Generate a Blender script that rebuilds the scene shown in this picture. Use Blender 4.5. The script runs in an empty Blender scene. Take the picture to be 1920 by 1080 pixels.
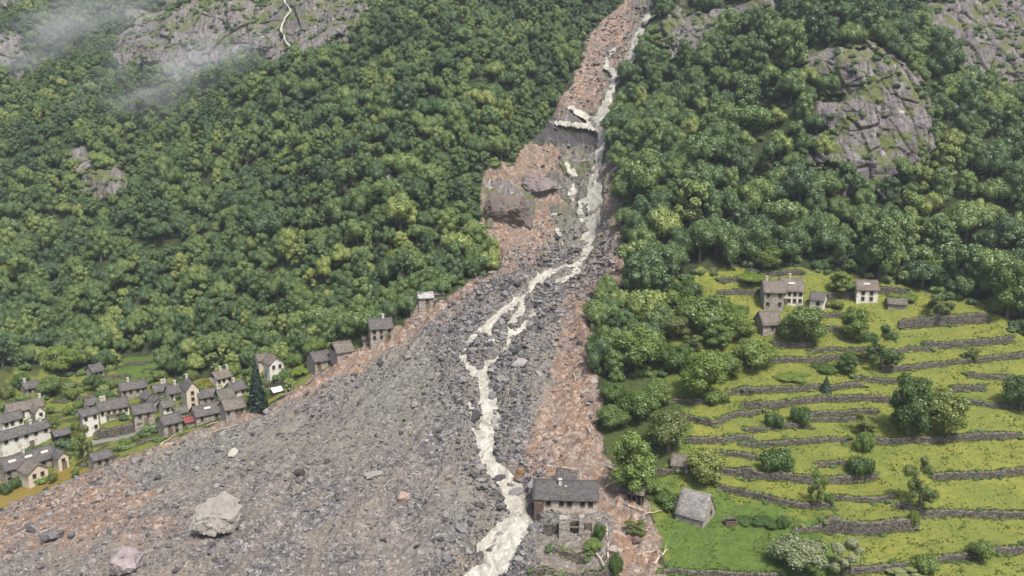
import bpy, bmesh, math, random
import numpy as np
from mathutils import Vector, Matrix, Euler
random.seed(7); RNG = np.random.default_rng(11)
R = math.radians
S = bpy.context.scene
COL = S.collection

# ---------------------------------------------------------------- camera, sky, sun, exposure
CAMH = 92.0
PITCH = R(-12.0)
FPX = 1663.0                                   # focal length in pixels of the 1920 wide photograph
cam_d = bpy.data.cameras.new('camera'); cam = bpy.data.objects.new('camera', cam_d); COL.objects.link(cam)
cam.location = (0, 0, CAMH); cam.rotation_euler = (R(90) + PITCH, 0, 0)
cam_d.sensor_width = 36.0; cam_d.lens = 36.0 * FPX / 1920.0; cam_d.clip_end = 5000; cam_d.clip_start = 0.5
S.camera = cam
SUN_EL, SUN_AZ = R(60), R(150)                 # azimuth clockwise from +Y (the view direction)
W = bpy.data.worlds.new('World'); S.world = W; W.use_nodes = True
wn = W.node_tree.nodes; wl = W.node_tree.links
sky = wn.new('ShaderNodeTexSky'); sky.sky_type = 'NISHITA'; sky.sun_disc = False
sky.sun_elevation = SUN_EL; sky.sun_rotation = SUN_AZ; sky.air_density = 1.0; sky.dust_density = 4.0; sky.ozone_density = 1.0
bg = wn['Background']; bg.inputs['Strength'].default_value = 0.10
wl.new(sky.outputs[0], bg.inputs[0])
sd = bpy.data.lights.new('sun', 'SUN'); sd.energy = 3.0; sd.angle = R(9); sd.color = (1, 0.97, 0.92)
sun = bpy.data.objects.new('sun', sd); COL.objects.link(sun)
_v = Vector((math.sin(SUN_AZ) * math.cos(SUN_EL), math.cos(SUN_AZ) * math.cos(SUN_EL), math.sin(SUN_EL)))
sun.rotation_euler = _v.to_track_quat('Z', 'Y').to_euler(); sun.location = _v * 300
S.view_settings.view_transform = 'Standard'; S.view_settings.look = 'None'
S.view_settings.exposure = 1.02; S.view_settings.gamma = 1.0

# ---------------------------------------------------------------- object helpers
def tag(o, label=None, cat=None, group=None, kind=None):
    if label: o['label'] = label
    if cat: o['category'] = cat
    if group: o['group'] = group
    if kind: o['kind'] = kind
    return o
def link(name, me, mat=None, parent=None, smooth=False):
    o = bpy.data.objects.new(name, me); COL.objects.link(o)
    if mat is not None:
        for m in (mat if isinstance(mat, (list, tuple)) else [mat]): me.materials.append(m)
    if smooth: me.polygons.foreach_set('use_smooth', [True] * len(me.polygons))
    if parent is not None: o.parent = parent
    return o
def empty(name, loc, rz=0.0):
    o = bpy.data.objects.new(name, None); COL.objects.link(o); o.location = loc; o.rotation_euler = (0, 0, rz)
    o.empty_display_size = 0.5
    return o
def mesh_np(name, V, F):
    V = np.asarray(V, np.float32).reshape(-1, 3); F = np.asarray(F, np.int32)
    k = F.shape[1]; me = bpy.data.meshes.new(name)
    me.vertices.add(len(V)); me.vertices.foreach_set('co', V.ravel())
    me.loops.add(F.size); me.loops.foreach_set('vertex_index', F.ravel())
    me.polygons.add(len(F)); me.polygons.foreach_set('loop_start', np.arange(0, F.size, k, dtype=np.int32))
    me.update(calc_edges=True); me.validate()
    return me
def from_bm(name, bm):
    me = bpy.data.meshes.new(name); bm.to_mesh(me); bm.free(); return me
def copy_tree(o, parent=None):
    c = o.copy(); COL.objects.link(c); c.parent = parent
    for ch in o.children: copy_tree(ch, c)
    return c

# ---------------------------------------------------------------- numpy noise
def _h(ix, iy, iz, s):
    h = (ix.astype(np.uint32) * np.uint32(374761393) + iy.astype(np.uint32) * np.uint32(668265263)
         + iz.astype(np.uint32) * np.uint32(2147483647 - 98) + np.uint32((s * 974711 + 12345) & 0xffffffff))
    h = (h ^ (h >> np.uint32(13))) * np.uint32(1274126177)
    h = (h ^ (h >> np.uint32(16))) * np.uint32(2246822519)
    h = h ^ (h >> np.uint32(15))
    return h.astype(np.float64) / 4294967295.0
def noise2(x, y, s=0):
    x = np.asarray(x, float); y = np.asarray(y, float)
    xi = np.floor(x); yi = np.floor(y); fx = x - xi; fy = y - yi
    xi = xi.astype(np.int64) + 100000; yi = yi.astype(np.int64) + 100000; z = np.zeros_like(xi)
    ux = fx * fx * fx * (fx * (fx * 6 - 15) + 10); uy = fy * fy * fy * (fy * (fy * 6 - 15) + 10)
    def g(ix, iy, dx, dy):
        a = _h(ix, iy, z, s) * 6.2831853
        return np.cos(a) * dx + np.sin(a) * dy
    a = g(xi, yi, fx, fy); b = g(xi + 1, yi, fx - 1, fy); c = g(xi, yi + 1, fx, fy - 1); d = g(xi + 1, yi + 1, fx - 1, fy - 1)
    return (a + (b - a) * ux + ((c + (d - c) * ux) - (a + (b - a) * ux)) * uy) * 1.5
def fbm2(x, y, o=4, s=0, g=0.5):
    t = 0; a = 1.0; f = 1.0
    for k in range(o):
        t = t + a * noise2(x * f, y * f, s + k * 17); a *= g; f *= 2.03
    return t
def worley3(x, y, z, s=0):
    """random value of the nearest cell and distance difference F2-F1"""
    xi = np.floor(x).astype(np.int64); yi = np.floor(y).astype(np.int64); zi = np.floor(z).astype(np.int64)
    f1 = np.full(x.shape, 9.0); f2 = f1.copy(); val = np.zeros(x.shape)
    for a in (-1, 0, 1):
        for b in (-1, 0, 1):
            for c in (-1, 0, 1):
                p, q, r = xi + a + 100000, yi + b + 100000, zi + c + 100000
                d = (xi + a + _h(p, q, r, s) - x) ** 2 + (yi + b + _h(p, q, r, s + 1) - y) ** 2 + (zi + c + _h(p, q, r, s + 2) - z) ** 2
                v = _h(p, q, r, s + 3)
                n = d < f1
                f2 = np.where(n, f1, np.minimum(f2, d)); val = np.where(n, v, val); f1 = np.where(n, d, f1)
    return val, np.sqrt(f2) - np.sqrt(f1)
def sm(a, b, x):
    t = np.clip((x - a) / (b - a), 0, 1); return t * t * (3 - 2 * t)

# ---------------------------------------------------------------- surveying: photo pixel <-> place
CP, SP = math.cos(PITCH), math.sin(PITCH)
def proj(x, y, z):
    dz = z - CAMH; c = y * CP + dz * SP; upc = -y * SP + dz * CP
    c = np.maximum(c, 1e-3)
    return 960 + FPX * x / c, 540 - FPX * upc / c
def pix_dir(u, v):
    a = (np.asarray(u, float) - 960) / FPX; b = (540 - np.asarray(v, float)) / FPX
    return a / (CP - SP * b), (SP + CP * b) / (CP - SP * b)      # x/y and (z-H)/y
# control points of the mountain side: (photo column, photo row, forward distance in metres)
CPTS = [
 (-420,1080,165),(-420,950,190),(-420,830,225),(-420,740,262),(-420,650,300),(-420,400,372),(-420,200,445),(-420,0,555),
 (0,1080,160),(0,950,200),(30,870,222),(50,820,234),(50,760,258),(60,700,282),(60,640,302),(60,400,368),(60,200,440),(60,0,545),
 (200,1080,152),(200,950,183),(200,870,212),(170,800,240),(240,745,266),(270,690,286),(270,640,302),(270,400,362),(270,200,425),(270,0,520),
 (450,1080,148),(450,950,176),(450,830,214),(450,760,242),(480,700,264),(450,640,284),(450,400,345),(450,200,408),(450,0,490),
 (700,1080,147),(700,900,180),(700,740,222),(700,645,249),(690,580,270),(700,400,312),(700,200,365),(700,0,445),
 (900,1080,147),(900,900,177),(900,740,212),(880,600,248),(860,540,268),(880,400,302),(880,200,352),(880,0,425),
 (1010,500,286),(1040,400,312),(1060,250,346),(1110,120,385),(1180,0,428),(1100,600,247),(1080,740,210),(1060,950,168),(1060,1080,146),
 (1140,480,282),(1190,400,294),(1210,250,334),(1260,120,364),(1290,0,398),
 (1300,1080,147),(1300,950,169),(1300,800,195),(1300,650,229),(1300,520,262),(1350,400,287),(1350,200,330),(1350,0,385),
 (1550,1080,148),(1550,950,168),(1550,800,194),(1550,650,229),(1550,550,256),(1580,450,274),(1600,350,290),(1600,90,322),(1600,0,362),
 (1850,1080,149),(1850,950,169),(1850,800,195),(1850,650,230),(1850,560,250),(1850,400,283),(1850,200,318),(1850,0,368),
 (2300,1080,150),(2300,800,196),(2300,620,236),(2300,400,283),(2300,200,322),(2300,0,372)]
_A = np.array(CPTS, float); _tx, _ts = pix_dir(_A[:, 0], _A[:, 1])
_P = np.stack([_tx * _A[:, 2], _A[:, 2], CAMH + _ts * _A[:, 2]], 1)
_ext = []
for x in (-700, -450, -200, 0, 200, 450):
    _ext += [(x, 20, -27 - abs(x) * .02), (x, 85, -13 - abs(x) * .02)]
for (x, y, z) in ((-520, 700, 215), (-300, 700, 225), (-100, 640, 240), (100, 600, 250), (300, 600, 265), (480, 600, 262),
                  (-520, 900, 300), (-200, 900, 330), (150, 900, 360), (480, 900, 370), (-420, 250, -12), (-600, 420, 60), (-600, 150, -14)):
    _ext.append((x, y, z))
_P = np.vstack([_P, np.array(_ext, float)])
def _tps_k(r2): return np.where(r2 > 1e-12, r2 * np.log(np.maximum(r2, 1e-12)) * .5, 0)
_Q = _P[:, :2] / 100.0; _n = len(_Q)
_K = _tps_k(((_Q[:, None] - _Q[None]) ** 2).sum(-1)) + np.eye(_n) * 0.004
_M = np.zeros((_n + 3, _n + 3)); _M[:_n, :_n] = _K; _M[:_n, _n] = 1; _M[:_n, _n + 1:] = _Q; _M[_n, :_n] = 1; _M[_n + 1:, :_n] = _Q.T
_w = np.linalg.solve(_M, np.concatenate([_P[:, 2], [0, 0, 0]]))
GX0, GY0, GS = -760.0, 0.0, 3.0
_gx = np.arange(GX0, 700, GS); _gy = np.arange(GY0, 960, GS)
_GX, _GY = np.meshgrid(_gx, _gy); _fl = np.stack([_GX.ravel(), _GY.ravel()], 1) / 100.0
_Z = np.concatenate([_tps_k(((c[:, None] - _Q[None]) ** 2).sum(-1)) @ _w[:_n] + _w[_n] + c @ _w[_n + 1:] for c in np.array_split(_fl, 40)]).reshape(_GX.shape)
def _cub(A, fx, fy):
    ix = np.clip(np.floor(fx).astype(int), 1, A.shape[1] - 3); iy = np.clip(np.floor(fy).astype(int), 1, A.shape[0] - 3)
    tx = np.clip(fx - ix, 0, 1); ty = np.clip(fy - iy, 0, 1)
    def w(t): return (-.5*t+t*t-.5*t**3, 1-2.5*t*t+1.5*t**3, .5*t+2*t*t-1.5*t**3, -.5*t*t+.5*t**3)
    wx, wy = w(tx), w(ty); r = 0
    for j in range(4):
        r = r + wy[j] * sum(wx[i] * A[iy + j - 1, ix + i - 1] for i in range(4))
    return r
def base(x, y): return _cub(_Z, (np.asarray(x, float) - GX0) / GS, (np.asarray(y, float) - GY0) / GS)
def hit(u, v, fn=base, y0=100.0, y1=760.0, n=2200):
    u = np.atleast_1d(np.asarray(u, float)); v = np.atleast_1d(np.asarray(v, float))
    tx, ts = pix_dir(u, v); out = np.zeros((len(u), 3))
    for i in range(len(u)):
        if fn is base: ys = np.linspace(y0, y1, n)
        else:
            yb = out0[i] if False else hit(u[i], v[i])[0, 1]; ys = np.linspace(yb - 22, yb + 30, 420)
        d = CAMH + ts[i] * ys - fn(tx[i] * ys, ys)
        k = np.argmax(d < 0)
        if d[k] >= 0: k = len(ys) - 1
        if k > 0: t = d[k - 1] / (d[k - 1] - d[k] + 1e-9); y = ys[k - 1] + (ys[k] - ys[k - 1]) * t
        else: y = ys[0]
        out[i] = (tx[i] * y, y, CAMH + ts[i] * y)
    return out

# ---------------------------------------------------------------- zones of the ground (outlines surveyed from the photo, stored as plan fields)
POLY = dict(
 debris=[(-700,1300),(-420,1120),(-150,1010),(0,957),(60,930),(150,893),(210,868),(300,835),(350,812),(440,780),(500,762),(560,728),(600,700),(650,668),(700,645),
  (760,605),(820,568),(880,535),(925,500),(935,480),(912,452),(900,420),(904,340),(962,317),(975,275),(1020,255),(1033,204),(1050,170),(1075,150),(1083,133),
  (1095,100),(1107,60),(1133,40),(1160,17),(1185,-20),(1235,-20),(1222,20),(1205,70),(1195,110),(1165,140),(1153,170),(1155,240),(1140,290),(1150,360),(1162,420),
  (1177,467),(1180,540),(1142,562),(1110,600),(1112,650),(1118,700),(1125,750),(1120,800),(1135,850),(1160,890),(1205,920),(1222,960),(1235,1010),(1250,1080),(1275,1300)],
 soil1=[(905,450),(1030,440),(1040,470),(985,500),(930,525),(880,560),(840,590),(800,620),(740,655),(690,690),(640,712),(560,755),(480,785),(380,815),(300,845),
  (200,880),(180,860),(300,830),(440,770),(560,720),(650,660),(760,600),(880,530)],
 soil2=[(1095,440),(1170,430),(1190,540),(1110,610),(1125,700),(1125,800),(1165,890),(1225,960),(1260,1090),(1170,1110),(1140,960),(1000,905),(985,850),(1005,790),
  (1035,700),(1050,620),(1055,560),(1085,510)],
 soil3=[(955,275),(1060,268),(1050,320),(1065,350),(1040,420),(1040,450),(900,450),(895,340)],
 soil4=[(1150,30),(1210,25),(1195,110),(1165,140),(1140,150),(1120,215),(1030,215),(1050,165),(1085,130),(1105,60)],
 soil5=[(-60,960),(140,905),(230,890),(300,930),(240,960),(330,985),(150,1010),(-60,1060)],
 soil6=[(-60,985),(90,960),(250,985),(330,1010),(130,1030),(-60,1050)],
 grassR=[(1345,505),(1500,498),(1660,530),(1850,565),(1925,630),(2300,640),(2500,1300),(1275,1300),(1250,1080),(1228,1000),(1215,955),(1240,900),(1270,850),(1285,780),
  (1250,740),(1225,690),(1235,600),(1260,530)],
 glade=[(1150,690),(1240,680),(1300,700),(1300,870),(1240,960),(1200,915),(1165,890),(1140,850),(1125,800),(1128,745)],
 lushR=[(1225,990),(1300,935),(1350,920),(1450,940),(1540,975),(1560,1010),(1600,1090),(1640,1300),(1270,1300),(1245,1060)],
 grassL=[(-400,730),(0,720),(90,705),(190,690),(330,712),(470,680),(560,668),(640,640),(690,640),(660,672),(560,725),(500,760),(440,778),(300,835),(210,868),(150,893),(0,957),(-420,1120)],
 grassF=[(222,668),(310,652),(312,690),(250,708),(245,722),(218,716)],
 goldL=[(-60,910),(60,900),(140,868),(200,865),(150,893),(0,957),(-420,1110),(-300,990)],
 cliffR=[(1480,108),(1560,86),(1650,98),(1690,150),(1745,205),(1748,300),(1700,322),(1655,356),(1560,362),(1515,345),(1545,250),(1500,235),(1520,205),(1570,190),(1560,175),(1500,160)],
 cliffR2=[(1705,8),(1960,-10),(1960,160),(1830,145),(1765,120)],
 cliffG=[(1212,30),(1300,10),(1385,-20),(1500,-20),(1470,22),(1345,45),(1315,85),(1235,92)],
 cliffL=[(205,62),(250,25),(330,0),(420,-20),(700,-20),(735,-5),(690,45),(600,108),(545,125),(470,112),(400,122),(300,138),(215,122)],
 cliffL2=[(-60,40),(30,70),(60,95),(45,135),(-60,140)], cliffL3=[(-60,-20),(45,-20),(38,15),(-60,25)],
 crag1=[(142,308),(235,308),(235,345),(150,342)], crag2=[(700,312),(740,308),(745,335),(708,338)], crag3=[(1510,310),(1560,305),(1575,345),(1510,345)],
 mound=[(905,348),(950,335),(1000,372),(1000,425),(960,440),(910,425)],
 slab=[(975,335),(1040,322),(1072,352),(1065,372),(990,378)],
 dark=[(1015,222),(1060,215),(1150,245),(1120,272),(1000,270)],
 spray=[(1040,190),(1090,180),(1150,170),(1158,238),(1130,246),(1080,240),(1045,226)],
 bankR=[(1130,275),(1160,290),(1170,440),(1135,440),(1140,350)],
 bare=[(1000,1000),(1130,1010),(1150,1075),(1160,1200),(1020,1200)])
NAMES = list(POLY)
MU = np.arange(-720, 2640, 4.0); MV = np.arange(-220, 1320, 4.0)
_MUg, _MVg = np.meshgrid(MU, MV)
def poly_sdf(P, X, Y):
    d = np.full(X.shape, 1e9); ins = np.zeros(X.shape, bool); n = len(P)
    for i in range(n):
        x1, y1 = P[i]; x2, y2 = P[(i + 1) % n]; ex, ey = x2 - x1, y2 - y1
        t = np.clip(((X - x1) * ex + (Y - y1) * ey) / (ex * ex + ey * ey + 1e-9), 0, 1)
        d = np.minimum(d, (X - x1 - ex * t) ** 2 + (Y - y1 - ey * t) ** 2)
        c = ((y1 > Y) != (y2 > Y))
        xs = x1 + (Y - y1) * ex / (ey if abs(ey) > 1e-9 else 1e-9)
        ins ^= c & (X < xs)
    return np.where(ins, 1, -1) * np.sqrt(d)
_SD = {k: poly_sdf(POLY[k], _MUg, _MVg) for k in NAMES}
WATER = [  # (column, row, half width in photo pixels)
 [(860,1120,28),(885,1080,26),(929,1044,22),(951,1000,24),(978,960,26),(972,935,24),(958,915,19),(940,880,15),(915,849,13),(908,809,19),(911,778,19),(912,747,18),(911,720,19),(904,690,13),
  (915,670,9),(938,655,9),(955,631,8),(958,600,6),(975,570,8),(985,545,11),(1008,512,11),(1050,490,7),(1085,478,7),(1103,455,7),(1107,425,8),(1112,395,8),(1106,360,8),(1110,335,7),
  (1122,300,8),(1124,270,7),(1132,245,8),(1126,222,12),(1128,208,12),(1140,182,5),(1150,150,4),(1170,125,6),(1186,98,7),(1192,70,9),(1206,40,5),(1222,10,4),(1226,-20,4)],
 [(902,690,11),(880,678,9),(866,655,8),(872,635,8),(889,618,9),(912,602,11),(935,580,10),(960,560,8),(985,545,8)],
 [(925,665,6),(930,640,5),(918,615,6),(915,600,6)],
 [(1070,200,3),(1098,214,4),(1128,232,8)], [(1045,226,2),(1090,232,3),(1125,238,5)], [(1145,190,6),(1128,215,10),(1150,235,10)],
 [(1100,370,3),(1088,378,4),(1088,398,4),(1100,410,3)], [(1040,400,4),(1050,430,3),(1060,450,2)], [(1060,300,3),(1080,330,3),(1070,365,4)],
 [(1000,575,4),(985,600,3),(960,615,3)], [(880,740,5),(888,790,5),(905,815,6)], [(955,925,5),(975,900,5),(950,868,5),(925,850,5)], [(925,1044,8),(900,1010,6),(930,980,6),(950,960,8)], [(905,800,6),(935,775,5),(930,740,5),(905,715,6)], [(1090,445,3),(1125,400,3),(1120,340,3)], [(1045,520,5),(1075,505,5),(1100,480,4)],
 [(1150,90,2),(1130,110,2),(1150,135,3)]]
_WD = np.full(_MUg.shape, 1e9)
_wx = _MUg + 5 * noise2(_MUg / 16, _MVg / 11, 5) + 3 * noise2(_MUg / 7, _MVg / 6, 6)
for pl in WATER:
    for (x1, y1, w1), (x2, y2, w2) in zip(pl, pl[1:]):
        m = (_MVg > min(y1, y2) - 90) & (_MVg < max(y1, y2) + 90)
        X = _wx[m]; Y = _MVg[m]; ex, ey = x2 - x1, y2 - y1
        t = np.clip(((X - x1) * ex + (Y - y1) * ey) / (ex * ex + ey * ey), 0, 1)
        d = np.hypot(X - x1 - ex * t, (Y - y1 - ey * t)) - (w1 + (w2 - w1) * t) * (.50 - .06 * sm(440, 520, Y) + .36 * sm(700, 860, Y))
        _WD[m] = np.minimum(_WD[m], d)
_SD['water'] = -_WD
def _bil(A, u, v):
    fu = np.clip((u - MU[0]) / 4.0, 0, len(MU) - 1.001); fv = np.clip((v - MV[0]) / 4.0, 0, len(MV) - 1.001)
    i = fu.astype(int); j = fv.astype(int); a = fu - i; b = fv - j
    return (A[j, i] * (1 - a) + A[j, i + 1] * a) * (1 - b) + (A[j + 1, i] * (1 - a) + A[j + 1, i + 1] * a) * b
def zones(x, y, zb, keys=None):
    u, v = proj(x, y, zb)
    return {k: _bil(_SD[k], u, v) for k in (keys or _SD)}, u, v

# ---------------------------------------------------------------- dry stone terrace walls: (points along the wall, height, where it stands)
WALLS = [
 ([(1694,607),(1760,602),(1845,597)],2.7,'highest tall wall below the upper right meadow, under the grey round tree'),
 ([(1742,648),(1817,643),(1889,637)],1.9,'long straight wall second below the upper right meadow'),
 ([(1675,662),(1705,657),(1742,652)],1.1,'short stub of wall beside the dark blue-green tree'),
 ([(1453,676),(1550,672),(1628,667)],1.5,'pale wall just below the slope with the golden grass knoll'),
 ([(1661,692),(1733,685),(1803,677),(1872,668),(1990,655)],1.4,'long wall under the bright green strip, running to a dark shrub'),
 ([(1400,735),(1483,732),(1560,729),(1611,724)],1.4,'wall with a tiny conifer growing at its middle'),
 ([(1608,711),(1640,713),(1678,713)],1.2,'short red-brown bank wall above the big dark tree'),
 ([(1822,705),(1860,707),(1894,708)],1.2,'short wall near the right edge above a pale wall'),
 ([(1792,727),(1815,728),(1836,727)],1.6,'short high wall right of the flowering chestnut'),
 ([(1811,750),(1872,760),(1990,768)],1.1,'curved pale wall close to the right edge tree'),
 ([(1400,763),(1450,757),(1497,752),(1540,747),(1650,747),(1678,750)],1.7,'long wall above the paired dark shrubs'),
 ([(1517,778),(1575,775),(1636,771)],1.1,'low wall right of the paired dark shrubs'),
 ([(1405,805),(1455,801),(1511,797)],1.1,'low wall below the dark shrub in the middle terraces'),
 ([(1525,783),(1565,781),(1605,780)],1.0,'low stub of wall above the widest golden terrace'),
 ([(1400,831),(1464,829),(1580,824)],1.1,'grassy low wall above the round dark shrub'),
 ([(1644,824),(1733,826),(1794,822),(1905,816)],1.5,'dark wall at the foot of the big dark tree'),
 ([(1400,887),(1455,894),(1539,902),(1594,899),(1633,894)],1.8,'rough wall curving under the round dark shrub'),
 ([(1539,874),(1555,872),(1578,870)],1.1,'tiny wall above the sapling with a bare trunk'),
 ([(1758,894),(1817,891),(1917,883),(2040,876)],1.5,'long wall right of the loose olive tree'),
 ([(1356,914),(1400,923),(1469,940),(1533,951),(1550,952)],1.3,'wall slanting down from the yellow tree to the sapling'),
 ([(1564,934),(1622,938),(1667,937)],1.1,'low wall above the small walled plot'),
 ([(1560,985),(1600,989),(1640,990),(1710,983)],2.8,'tall straight wall holding up the small plot'),
 ([(1686,952),(1733,963),(1789,961),(1861,963),(2040,962)],1.5,'long dark wall below the loose olive tree'),
 ([(1500,992),(1525,988),(1556,984)],1.1,'short wall left of the small plot'),
 ([(1600,1068),(1650,1064),(1730,1058)],1.6,'wall at the bottom edge right of the silvery bushes'),
 ([(1744,1047),(1817,1041),(1860,1034),(2000,1022)],1.4,'bottom right wall behind the green bush'),
 ([(1250,1070),(1350,1075),(1450,1078)],0.9,'low wall along the bottom edge left of the silvery bush'),
 ([(1280,780),(1339,797),(1365,782),(1420,768)],1.3,'kinked wall under the three overlapping trees'),
 ([(1298,824),(1350,826),(1398,824)],1.4,'wall above the terrace with a bare pole'),
 ([(1269,752),(1310,754),(1354,754)],1.1,'shaded wall at the foot of the light green tree'),
 ([(1370,737),(1385,736),(1398,735)],1.2,'stub of wall right of the light green tree'),
 ([(1358,852),(1385,854),(1413,856)],1.1,'stub of wall right of the yellow tree'),
 ([(1228,884),(1245,884),(1262,883)],1.1,'stub of wall left of the tiny hut'),
 ([(1352,882),(1375,884),(1398,887)],1.6,'wall behind the yellow tree'),
 ([(1354,526),(1376,528),(1398,528)],1.2,'topmost stub of wall at the forest edge'),
 ([(1354,548),(1390,547),(1420,545)],1.2,'stub of wall left of the double stone house'),
 ([(1408,507),(1455,508),(1497,510)],1.4,'wall at the forest edge above the double stone house'),
 ([(1539,557),(1570,555),(1600,553)],1.9,'wall left of the small white-fronted house'),
 ([(1650,545),(1672,546),(1694,549)],1.9,'wall right of the small white-fronted house'),
 ([(1547,592),(1562,591),(1578,589)],1.2,'stub of wall between the two leafy trees'),
 ([(1548,618),(1570,617),(1592,616)],1.2,'stub of wall under the bright yellow knoll'),
 ([(1459,646),(1485,647),(1514,649)],1.7,'dark wall at the foot of the round tree below the houses'),
 ([(1525,660),(1570,659),(1622,658)],0.9,'low wall at the foot of the golden knoll'),
 ([(188,815),(220,810),(254,803)],3.2,'dark retaining wall beside the village lane'),
 ([(0,868),(10,866),(20,864)],1.2,'stub of wall at the left edge of the village'),
 ([(170,712),(200,709),(235,706)],1.3,'wall under the small meadow above the village'),
 ([(110,752),(150,748),(170,746)],1.2,'garden wall above the long brown roof'),
 ([(235,684),(255,683),(280,684)],1.0,'low wall across the bright meadow in the wood'),
 ([(200,846),(235,838),(280,826)],1.0,'low wall in the golden field below the lane'),
 ([(160,872),(190,862),(215,855)],1.0,'broken wall beside the hut at the debris edge'),
 ([(60,792),(100,783),(150,772)],0.9,'garden wall above the long white house'),
 ([(498,722),(518,720),(540,717)],1.8,'pale concrete wall below the white gabled house'),
 ([(1012,1074),(1060,1077),(1140,1078)],1.2,'wall along the bottom edge below the ruined yard'),
 ([(1045,1037),(1070,1040),(1092,1042)],1.5,'mossy wall below the stone pier of the farmhouse'),
]
_WW = []
for pts, h, lab in WALLS:
    h = h * .82 if h < 2.4 else h * .92
    w3 = hit([p[0] for p in pts], [p[1] for p in pts]); o = np.argsort(w3[:, 0]); _WW.append((w3[o], h))
def terrace_dz(x, y):
    dz = np.zeros(np.broadcast(x, y).shape)
    for w3, h in _WW:
        xs, ys = w3[:, 0], w3[:, 1]
        m = (x > xs[0] - 3.5) & (x < xs[-1] + 3.5) & (y > ys.min() - 18) & (y < ys.max() + 18)
        if not m.any(): continue
        X = x[m]; d = y[m] - np.interp(X, xs, ys)
        f = sm(-3.5, 0, X - xs[0]) * sm(-3.5, 0, xs[-1] - X); L = 3.0 + h * 1.5
        dz[m] += h / 2 * np.clip(d / .22, -1, 1) * np.exp(-np.maximum(np.abs(d) - .3, 0) / L) * f
    return dz
_RIV = hit([p[0] for p in WATER[0][:24]], [p[1] for p in WATER[0][:24]])
_APEX = hit([985], [505])[0]
def flow_polar(x, y): return np.arctan2(x - _APEX[0], -(y - _APEX[1] - 30)), np.hypot(x - _APEX[0], y - _APEX[1] - 30)
def ground(x, y, full=False):
    x = np.asarray(x, float); y = np.asarray(y, float)
    zb = base(x, y); z, u, v = zones(x, y, zb, ['debris', 'water', 'grassR', 'grassL', 'mound', 'slab', 'dark', 'soil2', 'cliffR', 'cliffL', 'bankR', 'spray'])
    deb = sm(-6, 10, z['debris']); gr = sm(-10, 20, np.maximum(z['grassR'], z['grassL'])); forest = (1 - deb) * (1 - gr)
    h = zb + forest * (fbm2(x / 48, y / 48, 3, 3) * 7.0 + fbm2(x / 11, y / 11, 2, 9) * 1.0) * sm(225, 300, y)
    h = h + gr * fbm2(x / 9, y / 9, 3, 21) * .35
    rough = (.55 + .5 * sm(0, .4, noise2(x / 22, y / 22, 34))) * fbm2(x / 7, y / 7, 2, 31) + .42 * fbm2(x / 2.2, y / 2.2, 3, 33, .6)
    # low levees and runnels that follow the flow of the debris
    s = (x + 40) * .80 + (y - 150) * -.35
    rough = rough + .65 * fbm2(s / 4.5, (y + x * .4) / 26, 3, 41)
    h = h + deb * rough
    wd = z['water']
    near = sm(-46, -4, wd)
    ca = 5.0 * sm(4, 60, z['debris']) * sm(520, 400, v); h = h - ca; zb = zb - ca; st = 4.5 * sm(-2, 12, z['spray'] + 4 * noise2(x / 3, y / 3, 52)); h = h + st; zb = zb + st
    h = h - deb * near * 1.6 - 1.3 * sm(-5, 4, wd) + deb * sm(-60, -14, wd) * sm(-4, -14, wd) * (np.abs(fbm2(x / 2.6, y / 2.6, 3, 51, .6)) * 1.7)
    h = h + 3.2 * sm(0, 26, z['mound']) + 2.2 * sm(-2, 14, z['slab'])
    e = sm(0, 16, z['debris']) * sm(60, 16, z['debris']) * sm(900, 840, v) * sm(250, 500, v)
    h = h + e * 1.1 * (1 + fbm2(x / 6, y / 6, 2, 61))
    th, rr = flow_polar(x, y); h = h + deb * sm(440, 520, v) * .9 * fbm2(th * 16, rr / 60, 3, 43)
    h = h + terrace_dz(x, y)
    if full: return h, zb, z, u, v
    return h
def place(u, v):
    return hit(u, v, ground)
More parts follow.
